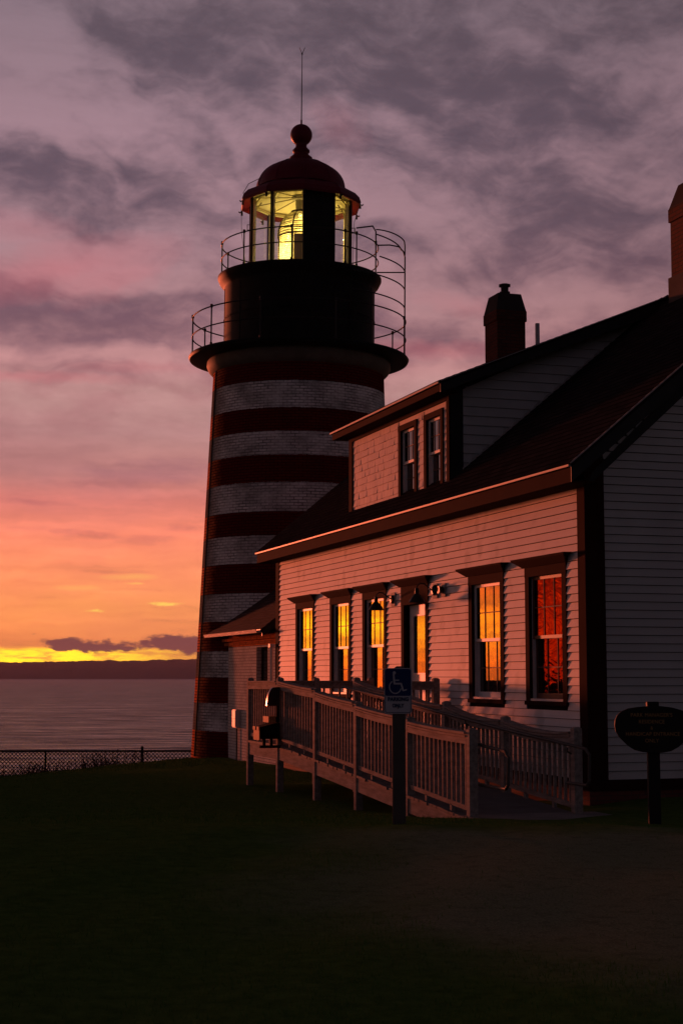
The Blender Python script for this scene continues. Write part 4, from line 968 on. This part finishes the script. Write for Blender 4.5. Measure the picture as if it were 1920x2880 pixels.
def rail_profile(mb, p, q, sag=0.0, seg=6, side=1):
    """top rail of three stacked boards between two points (centre of the cap top)"""
    p, q = Vector(p), Vector(q); pts = []
    for i in range(seg + 1):
        t = i / seg; pts.append(p.lerp(q, t) - Vector((0, 0, sag * 4 * t * (1 - t))))
    d = (q - p); d.z = 0; d.normalize(); r = Vector((d.y, -d.x, 0))
    for (w0, w1, z0, z1) in ((-.078, .078, -.024, 0), (-.045, .045, -.038, -.024), (-.066, .066, -.060, -.038), (-.040, .040, -.072, -.060), (-.052, .052, -.138, -.072)):
        for a, b in zip(pts, pts[1:]):
            v = [a + r * w0 + Vector((0, 0, z0)), a + r * w1 + Vector((0, 0, z0)), a + r * w1 + Vector((0, 0, z1)), a + r * w0 + Vector((0, 0, z1)), b + r * w0 + Vector((0, 0, z0)), b + r * w1 + Vector((0, 0, z0)), b + r * w1 + Vector((0, 0, z1)), b + r * w0 + Vector((0, 0, z1))]
            mb.add(v, [(0, 1, 5, 4), (1, 2, 6, 5), (2, 3, 7, 6), (3, 0, 4, 7)] + ([(3, 2, 1, 0)] if a is pts[0] else []) + ([(4, 5, 6, 7)] if b is pts[-1] else []))
rest = MB(); NB = [0]
def baluster(x, y, z0, z1, axis='y'):
    w = .034
    if NB[0] < 100:
        m = MB(); m.box(x - w / 2, x + w / 2, y - w / 2, y + w / 2, z0, z1); rp_(m, 'baluster'); NB[0] += 1
    else: rest.box(x - w / 2, x + w / 2, y - w / 2, y + w / 2, z0, z1)
def bay(x, ya, yb, za, zb, sag, da=None, nb=13, legs=1):
    """za, zb cap heights at ya and yb; bottom rail just above the deck"""
    m = MB(); g = .055 * (1 if yb > ya else -1)
    rail_profile(m, (x, ya + g, za), (x, yb - g, zb), sag); rp_(m, 'top_rail', bevel=0)
    b = MB(); ba, bb = (dz(ya) + .07, dz(yb) + .07)
    b.slab((x, ya + g, ba + .03), (x, yb - g, bb + .03), .04, .055)
    rp_(b, 'bottom_rail')
    for i in range(nb):
        t = (i + .75) / (nb + .5); y = ya + g + (yb - ya - 2 * g) * t
        top = za + (zb - za) * t - sag * 4 * t * (1 - t) - .10
        baluster(x - .0, y, ba + (bb - ba) * t + .02, top)
    for t in (.3, .7):
        y = ya + (yb - ya) * t; s_ = MB(); zz = ba + (bb - ba) * t; s_.box(x - .02, x + .02, y - .03, y + .03, dz(y) - .02, zz + .01); rp_(s_, 'rail_block')
cap = lambda t: t - .045
# near rail, nearest bay first
for i in (3, 2, 1, 0): bay(RX0, PY[i], PY[i + 1], cap(PT[i]) - .01, cap(PT[i + 1]) + .035 if i < 3 else cap(PT[4]) - .0, .012)
bay(RX0, LY, PY[0], -.095, -.085, 0, nb=12)
for i in (3, 2, 1, 0): bay(RX1, PY[i], PY[i + 1], cap(PT[i]) - .015, cap(PT[i + 1]) - .01, .05 if i else .045)
# landing rails facing the viewer: far side and the short side by the door
def xbay(y, xa, xb, zt, nb):
    m = MB(); rail_profile(m, (xa + .055, y, zt), (xb - .055, y, zt), 0, 1); rp_(m, 'top_rail')
    b = MB(); b.slab((xa + .055, y, -1.02), (xb - .055, y, -1.02), .04, .055); rp_(b, 'bottom_rail')
    for i in range(nb): baluster(xa + (xb - xa) * (i + 1) / (nb + 1), y, -1.03, zt - .1)
xbay(LY, RX0, 8.3, -.09, 7); xbay(LY, 8.3, 9.32, -.09, 6); xbay(24.1, RX1 + .02, 9.32, -.09, 6)
tag(rp_(rest, 'balusters'), kind='stuff')
# deck boards (ramp boards lie across; each end shows at the stringer), stringers
dk_ = MB(); y = PY[-1] + .0; rng = random.Random(4)
while y < 25.4:
    w = .138; j = rng.uniform(-.012, .012); z = dz(y + w / 2)
    dk_.add([(RX0 - .055 + j, y, dz(y)), (RX1 + .05, y, dz(y)), (RX1 + .05, y + w, dz(y + w)), (RX0 - .055 + j, y + w, dz(y + w)), (RX0 - .055 + j, y, dz(y) - .035), (RX1 + .05, y, dz(y) - .035), (RX1 + .05, y + w, dz(y + w) - .035), (RX0 - .055 + j, y + w, dz(y + w) - .035)],
            [(0, 1, 2, 3), (4, 7, 6, 5), (0, 4, 5, 1), (1, 5, 6, 2), (2, 6, 7, 3), (3, 7, 4, 0)]); y += w + .008
x = RX0 - .05
while x < 9.38:
    y0_ = 25.42 if x < RX1 - .1 else 24.06
    dk_.box(x, x + .138, y0_, LY + .05, -1.155, -1.12); x += .146
rp_(dk_, 'deck', DECKM)
st = MB()
st.prism([(PY[0], dz(25.4) - .037), (PY[-1] + .05, dz(17.25) - .037), (PY[-1] + .05, dz(17.25) - .1), (18.6, dz(18.6) - .225), (PY[0], dz(25.4) - .235)], 0, RX0 - .035, RX0 + .005); rp_(st, 'stringer')
st = MB(); st.prism([(PY[0], dz(25.4) - .037), (PY[-1] + .05, dz(17.25) - .037), (PY[-1] + .05, dz(17.25) - .1), (18.6, dz(18.6) - .225), (PY[0], dz(25.4) - .235)], 0, RX1 - .005, RX1 + .035); rp_(st, 'stringer')
for q in ((RX0 - .035, RX0 + .005, 25.45, LY - .001), (RX0, 9.38, LY + .0, LY + .04), (RX1, 9.38, 24.06, 24.10)):
    st = MB(); st.box(*q, -1.36, -1.157); rp_(st, 'landing_joist')
# pipe handrails with return loops
for x in (RX1 - .10, RX0 + .10):
    hr = MB(); top = lambda y: -.30 - .055 * (25.4 - y) if y < 25.4 else -.17
    z_at = lambda y: -.17 + (y - 25.85) * (.69 / 9.0)
    ye = 16.72 if x > 8 else 16.45
    hr.tube([(x, 25.85, -.19), (x, 22, z_at(22) - .005), (x, 19, z_at(19)), (x, ye + .06, -.835), (x, ye - .04, -.90), (x, ye - .02, -1.2), (x, ye + .04, -1.25), (x, 17.25, -1.25)], .019, 8)
    for y in (24.0, 20.4, 17.25): hr.tube([(x, y, z_at(y) - .01), (x, y + .0, z_at(y) - .06), (x + (.06 if x > 8 else -.06), y, z_at(y) - .09)], .010, 6)
    rp_(hr, 'handrail', STEEL, smooth=True)
# concrete pad at the foot
CONC = mat('concrete', (.23, .21, .20), .85, grime=.6, gscale=4, bump=.4, bscale=60)
pd = MB(); pd.box(7.0, 8.75, 15.9, 17.45, -1.9, -1.605); tag(pd.build('path', CONC, bevel=.01), kind='structure')

# dark hooded box fixed outside the landing rail
hb = thing('hooded_box', (6.98, 25.2, -1.12), 'black box with a curved hood and sides tinted sunlit orange fixed beside the ramp landing rail', 'box')
BLK = mat('matt_black_case', (.006, .006, .006), .8, spec=.03)
ORG = mat('sunlit_orange_side', (.55, .20, .07), .7, grime=.7, gscale=26)  # low-sun orange put into the colour of the left-facing sides
h = MB(); h.prism([(.06, .63)] + [(-.155 + .12 * (1 - cos(rad(a))), .63 + .30 * sin(rad(a))) for a in range(0, 91, 9)] + [(.06, .935)], 1, .0, .07); h.build('hood', mat('hood_enamel', (.006, .006, .006), .3, spec=.4), hb, smooth=True, angle=40)
h = MB(); h.prism([(-.27, .10), (.06, .10), (.06, .355), (-.06, .345), (-.27, .29)], 1, -.02, .36); h.build('case', BLK, hb, bevel=.004)
h = MB(); h.box(-.285, -.271, -.015, .355, .08, .24); h.box(-.295, -.275, -.02, .12, .24, .30); h.box(-.295, -.275, .20, .36, .24, .30); h.build('end_board', ORG, hb, bevel=.004)
h = MB(); h.box(-.10, .05, .10, .44, .36, .46); h.build('side_board', ORG, hb, bevel=.003)
h = MB(); h.box(.01, .06, .02, .05, .36, .64); h.build('upright', BLK, hb)
for x_ in (-.22, -.10):
    h = MB(); h.box(x_, x_ + .045, -.01, .04, -.0, .10); h.build('foot', BLK, hb)
h = MB(); h.box(-.27, .085, -.012, .045, -.045, -.002); h.build('bracket', BLK, hb)

# ------------------------------------------------------------------ wall lamps and floodlight
LAMPM = mat('bronze_lamp_enamel', (.022, .018, .015), .4)
def barn_lamp(y, z, label):
    t = thing('barn_lamp', (FX - .02, y, z), label, 'wall lamp', 'gooseneck wall lamps on the white wall')
    m = MB(); m.box(-.02, .0, -.10, .10, -.12, .12); m.build('mounting_block', mat('siding_block', (.30, .28, .27), .7), t, bevel=.004)
    m = MB(); m.lathe([(.075, 0), (.075, .02), (.055, .04), (.02, .045), (0.001, .046)], 24); o = m.build('canopy', LAMPM, t, smooth=True); o.rotation_euler = (0, -pi / 2, 0); o.location = (-.02, 0, 0)
    m = MB(); m.tube([(-.05, 0, .0), (-.12, 0, .05), (-.20, 0, .11), (-.27, 0, .12), (-.32, 0, .08), (-.33, 0, .02)], .010, 8); m.build('arm', LAMPM, t, smooth=True)
    m = MB(); m.lathe([(.028, .04), (.034, .0), (.034, -.05), (.06, -.075), (.105, -.13), (.135, -.185), (.14, -.19), (.132, -.19), (.10, -.135), (.03, -.07)], 32); o = m.build('shade', LAMPM, t, smooth=True); o.location = (-.33, 0, .0)
    return t
barn_lamp(26.40, 1.325, 'barn lamp left of the door, over the edge of the third window')
barn_lamp(24.37, 1.373, 'barn lamp right of the door beside the floodlight')
t = thing('floodlight', (FX - .02, 24.0, 1.37), 'small dark twin floodlight on a square block beside the barn lamp right of the door', 'floodlight')
BLOCKM = mat('siding_block', (.30, .28, .27), .7)
m = MB(); m.box(-.02, 0, -.09, .09, -.11, .11); m.build('mounting_block', BLOCKM, t, bevel=.004)
m = MB(); m.lathe([(.05, 0), (.06, .04), (.075, .09), (.08, .12), (.07, .125), (.001, .12)], 20); o = m.build('head', LAMPM, t, smooth=True); o.location = (-.05, .05, 0); o.rotation_euler = (rad(-70), rad(-70), 0)
m = MB(); m.lathe([(.05, 0), (.055, .04), (.06, .08), (.001, .08)], 20); o = m.build('sensor', LAMPM, t, smooth=True); o.location = (-.04, -.04, .0); o.rotation_euler = (0, rad(-90), 0)
m = MB(); m.tube([(-.02, 0, 0), (-.07, .02, .0), (-.09, .06, .01)], .012, 6); m.build('arm', LAMPM, t)

# ------------------------------------------------------------------ parking sign
def text(s, size, mat_, parent, loc, rot=(pi / 2, 0, 0), name='lettering', ext=.001, sx=1.0, bold=.0):
    cu = bpy.data.curves.new(name, 'FONT'); cu.body = s; cu.size = size; cu.align_x = 'CENTER'; cu.align_y = 'CENTER'; cu.extrude = ext; cu.offset = bold; cu.space_character = 1.06
    to = bpy.data.objects.new(name, cu); C.objects.link(to)
    dg_ = bpy.context.evaluated_depsgraph_get(); me = bpy.data.meshes.new_from_object(to.evaluated_get(dg_)); C.objects.unlink(to); bpy.data.objects.remove(to)
    me.materials.clear(); me.materials.append(mat_)
    o = bpy.data.objects.new(name, me); C.objects.link(o); o.parent = parent; o.location = loc; o.rotation_euler = rot; o.scale = (sx, 1, 1); return o
pc = W(16.4, (1118 - 960) / 4524 * 16.4)
SROT = -PSI - rad(12)
ps = thing('parking_sign', (pc.x, pc.y, -1.44), 'blue and white wheelchair parking sign on a wooden post before the ramp', 'sign', rot=(0, 0, SROT))
m = MB(); m.box(-.062, .058, .015, .125, -.15, 1.50); m.add([(-.062, .015, 1.50), (.058, .015, 1.50), (.058, .125, 1.50), (-.062, .125, 1.50), (-.02, .03, 1.535), (.05, .03, 1.535), (.05, .11, 1.535), (-.02, .11, 1.535)], [(0, 1, 5, 4), (1, 2, 6, 5), (2, 3, 7, 6), (3, 0, 4, 7), (4, 5, 6, 7)])
m.build('post', mat('grey_post_wood', (.075, .065, .06), .9, grime=.6), ps, bevel=.006)
SWH = mat('sign_white', (.42, .42, .47), .6, grime=.2); SBL = mat('sign_blue', (.005, .014, .10), .5); SNAVY = mat('sign_navy', (.012, .022, .07), .4)
def rrect(w, h, r, n=6):
    pts = []
    for cx_, cy_, a0 in ((w / 2 - r, h / 2 - r, 0), (-w / 2 + r, h / 2 - r, 90), (-w / 2 + r, -h / 2 + r, 180), (w / 2 - r, -h / 2 + r, 270)):
        for i in range(n + 1): a = rad(a0 + 90 * i / n); pts.append((cx_ + r * cos(a), cy_ + r * sin(a)))
    return pts
SW, SH = .285, .462; SZC = 1.285
m = MB(); m.prism([(x, z + SZC) for x, z in rrect(SW, SH, .03)], 1, .010, .013); panel = m.build('panel', SWH, ps)
def flat(pts, y, mt, nm, par=None):
    m = MB(); m.prism([(x, z + SZC) for x, z in pts], 1, y, y + .0012); return m.build(nm, mt, par or panel)
o_, i_ = rrect(SW - .016, SH - .016, .024), rrect(SW - .028, SH - .028, .019)
m = MB(); n_ = len(o_); v = [(x, .0085, z + SZC) for x, z in o_ + i_]; m.add(v, [(k, (k + 1) % n_, n_ + (k + 1) % n_, n_ + k) for k in range(n_)]); m.build('border', SNAVY, panel)
flat([(x, z + .085) for x, z in rrect(SW - .024, SH - .19, .02)], .0070, SBL, 'blue_field')
sy = .0055
m = MB()                                           # wheelchair symbol
def stroke(pts, w):
    for a, b in zip(pts, pts[1:]): m.slab((a[0], sy, a[1] + SZC), (b[0], sy, b[1] + SZC), .0012, w, up=(0, 0, 1)) if abs(a[0] - b[0]) > 1e-6 else m.slab((a[0], sy, a[1] + SZC), (b[0], sy, b[1] + SZC), w, .0012, up=(0, 1, 0))
def disc(cx_, cz_, r): m.prism([(cx_ + r * cos(2 * pi * k / 20), cz_ + SZC + r * sin(2 * pi * k / 20)) for k in range(20)], 1, sy - .0006, sy + .0006)
k_ = SW / 76.0                                     # metres per full-size picture pixel on the sign
def sp_(x, y): return ((x - 780) / 13.07 * k_ * 1.0, (1080 - y) / 13.07 * k_ * .98)   # from the sign close-up
def seg(a, b, w):
    a, b = Vector(a), Vector(b); d_ = (b - a).normalized(); n2 = Vector((-d_.y, d_.x)) * w / 2
    q = [a + n2, b + n2, b - n2, a - n2]; m.add([(p.x, sy, p.y + SZC) for p in q], [(0, 1, 2, 3)])
hx, hz = sp_(650, 430); disc(hx, hz, .0165)
seg(sp_(625, 470), sp_(655, 830), .019); seg(sp_(650, 700), sp_(825, 697), .013); seg(sp_(630, 820), sp_(905, 820), .017); seg(sp_(890, 800), sp_(975, 1085), .018); seg(sp_(960, 1075), sp_(1100, 1035), .013)
arc = [sp_(685 + 208 * cos(rad(a)), 965 + 210 * sin(rad(a)) * 1.02) for a in range(12, 236, 8)]
arc = [sp_(685 + (210) * cos(rad(a)), 940 + 232 * sin(rad(a))) for a in range(14, 240, 8)]
for a, b in zip(arc, arc[1:]): seg(a, b, .011)
m.build('wheelchair_symbol', SWH, panel)
text('PARKING', .052, SNAVY, panel, (.002, .0075, SZC - .0865), sx=.95, bold=.0028); text('ONLY', .050, SNAVY, panel, (.0, .0075, SZC - .151), sx=.85, bold=.0028)
m = MB(); m.lathe([(.006, 0), (.006, .003), (.001, .005)], 10); 
for z in (SZC + .17, SZC - .175):
    b_ = MB(); b_.tube([(0, .013, z), (0, .0035, z)], .006, 8); b_.build('bolt', mat('rusty_bolt', (.09, .04, .02), .6, metal=.5), ps)

# ------------------------------------------------------------------ dark wooden sign
qc = W(17.0, (1833 - 960) / 4524 * 17.0)
ws = thing('wooden_sign', (qc.x, qc.y, -1.52), 'dark oval wooden sign with gold capitals on a post by the house corner', 'sign', rot=(0, 0, -PSI - rad(4)))
WDK = mat('dark_sign_wood', (.010, .010, .009), .6, grime=.4, gcol=(.02, .014, .01))
m = MB(); m.box(-.058, .068, .03, .14, -.15, 1.245); m.build('post', WDK, ws, bevel=.008)
ol = [(-.405, .02), (-.40, .075), (-.375, .13), (-.33, .17), (-.26, .20), (-.16, .215), (-.05, .225), (.08, .225), (.2, .21), (.29, .185), (.36, .14), (.40, .09), (.41, .02), (.40, -.05), (.36, -.11), (.31, -.155), (.26, -.2), (.18, -.245), (.09, -.262), (-.02, -.265), (-.12, -.255), (-.2, -.235), (-.27, -.19), (-.31, -.15), (-.36, -.10), (-.395, -.04)]
m = MB(); m.prism([(x, z + .975) for x, z in ol], 1, -.02, .03); bd = m.build('board', WDK, ws, bevel=.006)
GOLD = mat('gold_lettering', (.36, .20, .07), .7)
for s, z, sz, dx in (('PARK MANAGER\'S', .130, .056, -.02), ('RESIDENCE', .060, .056, -.02), ('&', -.005, .050, -.02), ('HANDICAP ENTRANCE', -.068, .056, -.01), ('ONLY', -.138, .056, -.02)):
    text(s, sz, GOLD, bd, (dx, -.0225, z + .975), sx=.92)

# ------------------------------------------------------------------ chain link fence and weeds
fence = thing('chain_link_fence', W(51, -10, -3.4), 'black chain link fence along the bank above the water', 'fence')
FM = mat('fence_vinyl_black', (.010, .010, .011), .5)
ftop = -2.37
def fp(l, z, dd=0): return W(51 + dd, l, z)
pxl = lambda px: (px - 960) / 4524 * 51
m = MB(); m.tube([fp(pxl(-320), ftop), fp(pxl(700), ftop)], .032, 6); at_world(m.build('top_rail', FM), fence)
for k, px in enumerate((-137, 133, 403, 673)):
    m = MB(); big = px == 403
    m.tube([fp(pxl(px), -3.9), fp(pxl(px), ftop + (.12 if big else .03))], .045 if big else .03, 8)
    if big: m.tube([fp(pxl(px), ftop + .12), fp(pxl(px), ftop + .155)], .055, 8, r2=.02)
    at_world(m.build('post', FM, smooth=True), fence)
m = MB(); S = .12; H = 1.15; a, b = pxl(-320), pxl(700); n_ = int((b - a) / S)
rr = .0105
for k in range(-int(H / S) - 1, n_ + 1):
    for s_ in (0, 1):
        l0 = a + k * S; l1 = l0 + H
        p0, p1 = (l0, ftop - H), (l1, ftop)
        if s_: p0, p1 = (l0, ftop), (l1, ftop - H)
        if l0 < a or l1 > b: continue
        m.tube([fp(p0[0], p0[1], .004 * s_), fp(p1[0], p1[1], .004 * s_)], rr, 4)
at_world(m.build('wire_mesh', FM), fence)
def weeds():
    v = []; f = []; rng = np.random.RandomState(8)
    def quad(p, q, w, up=None):
        p, q = Vector(p), Vector(q); r = Vector((R[0], R[1], 0)) * w; o = len(v); v.extend([tuple(p - r), tuple(p + r), tuple(q + r * .4), tuple(q - r * .4)]); f.append((o, o + 1, o + 2, o + 3))
    for k in range(620):
        px = rng.uniform(-120, 420) if rng.rand() > .45 else rng.normal(110 if rng.rand() > .5 else 290, 30)
        d = rng.uniform(50.1, 51.8); l = (px - 960) / 4524 * d; p = W(d, l); zb = min(gz(p.x, p.y), -3.0); 
        hmax = .42 + .55 * (1 if (px > 270) else .85); z1 = zb + rng.uniform(.35, hmax)
        if px > 380: z1 = min(z1, -2.45)
        lean = rng.uniform(-.16, .16); n_ = 5; prev = Vector((p.x, p.y, zb - .2))
        for i in range(1, n_ + 1):
            t = i / n_; q = Vector((p.x + R[0] * lean * t * t, p.y, zb + (z1 - zb) * t)); quad(prev, q, .009 * (1.3 - t)); 
            for _ in range(2 if t > .3 else 1):
                a_ = rng.uniform(-.6, .6); L_ = rng.uniform(.05, .14); quad(q, q + Vector((R[0] * a_ * L_, R[1] * a_ * L_, L_ * rng.uniform(.3, 1.1))), .010)
            prev = q
    for k in range(2200):                           # low tangle at the foot
        px = rng.uniform(-120, 400); d = rng.uniform(49.5, 51.5); l = (px - 960) / 4524 * d; p = W(d, l); zb = gz(p.x, p.y); h = rng.uniform(.06, .26) * (1.5 if 120 < px < 260 else 1)
        quad((p.x, p.y, zb), (p.x + R[0] * rng.uniform(-.1, .1), p.y, zb + h), .010)
    me = bpy.data.meshes.new('weeds'); me.from_pydata(v, [], f); me.materials.append(mat('dry_weed', (.055, .032, .022), .8, grime=.5))
    o = bpy.data.objects.new('weeds', me); C.objects.link(o); tag(o, 'dry weeds and tall grass tangled along the chain link fence', 'weeds', kind='stuff')
weeds()

# ------------------------------------------------------------------ haze over the water
HAZE = 6.0e-5
def haze():
    m = bpy.data.materials.new('haze_air'); m.use_nodes = True; N = NT(m.node_tree); N.n.clear()
    o = N.new('ShaderNodeOutputMaterial'); v = N.new('ShaderNodeVolumePrincipled'); v.inputs['Color'].default_value = (.66, .66, .88, 1); v.inputs['Density'].default_value = HAZE; v.inputs['Anisotropy'].default_value = .0
    N.l.new(v.outputs[0], o.inputs['Volume'])
    b = MB(); z0, z1 = -24.5, 190.0
    q = [W(-460, -5200), W(-460, 5200), W(FARD + 2200, 5200), W(FARD + 2200, -5200)]
    b.add([(p.x, p.y, z0) for p in q] + [(p.x, p.y, z1) for p in q], [(0, 3, 2, 1), (4, 5, 6, 7), (0, 1, 5, 4), (1, 2, 6, 5), (2, 3, 7, 6), (3, 0, 4, 7)])
    tag(b.build('haze', m), 'thin sea haze', 'haze', kind='stuff')
haze()
scn.cycles.max_bounces = 8; scn.cycles.transparent_max_bounces = 12
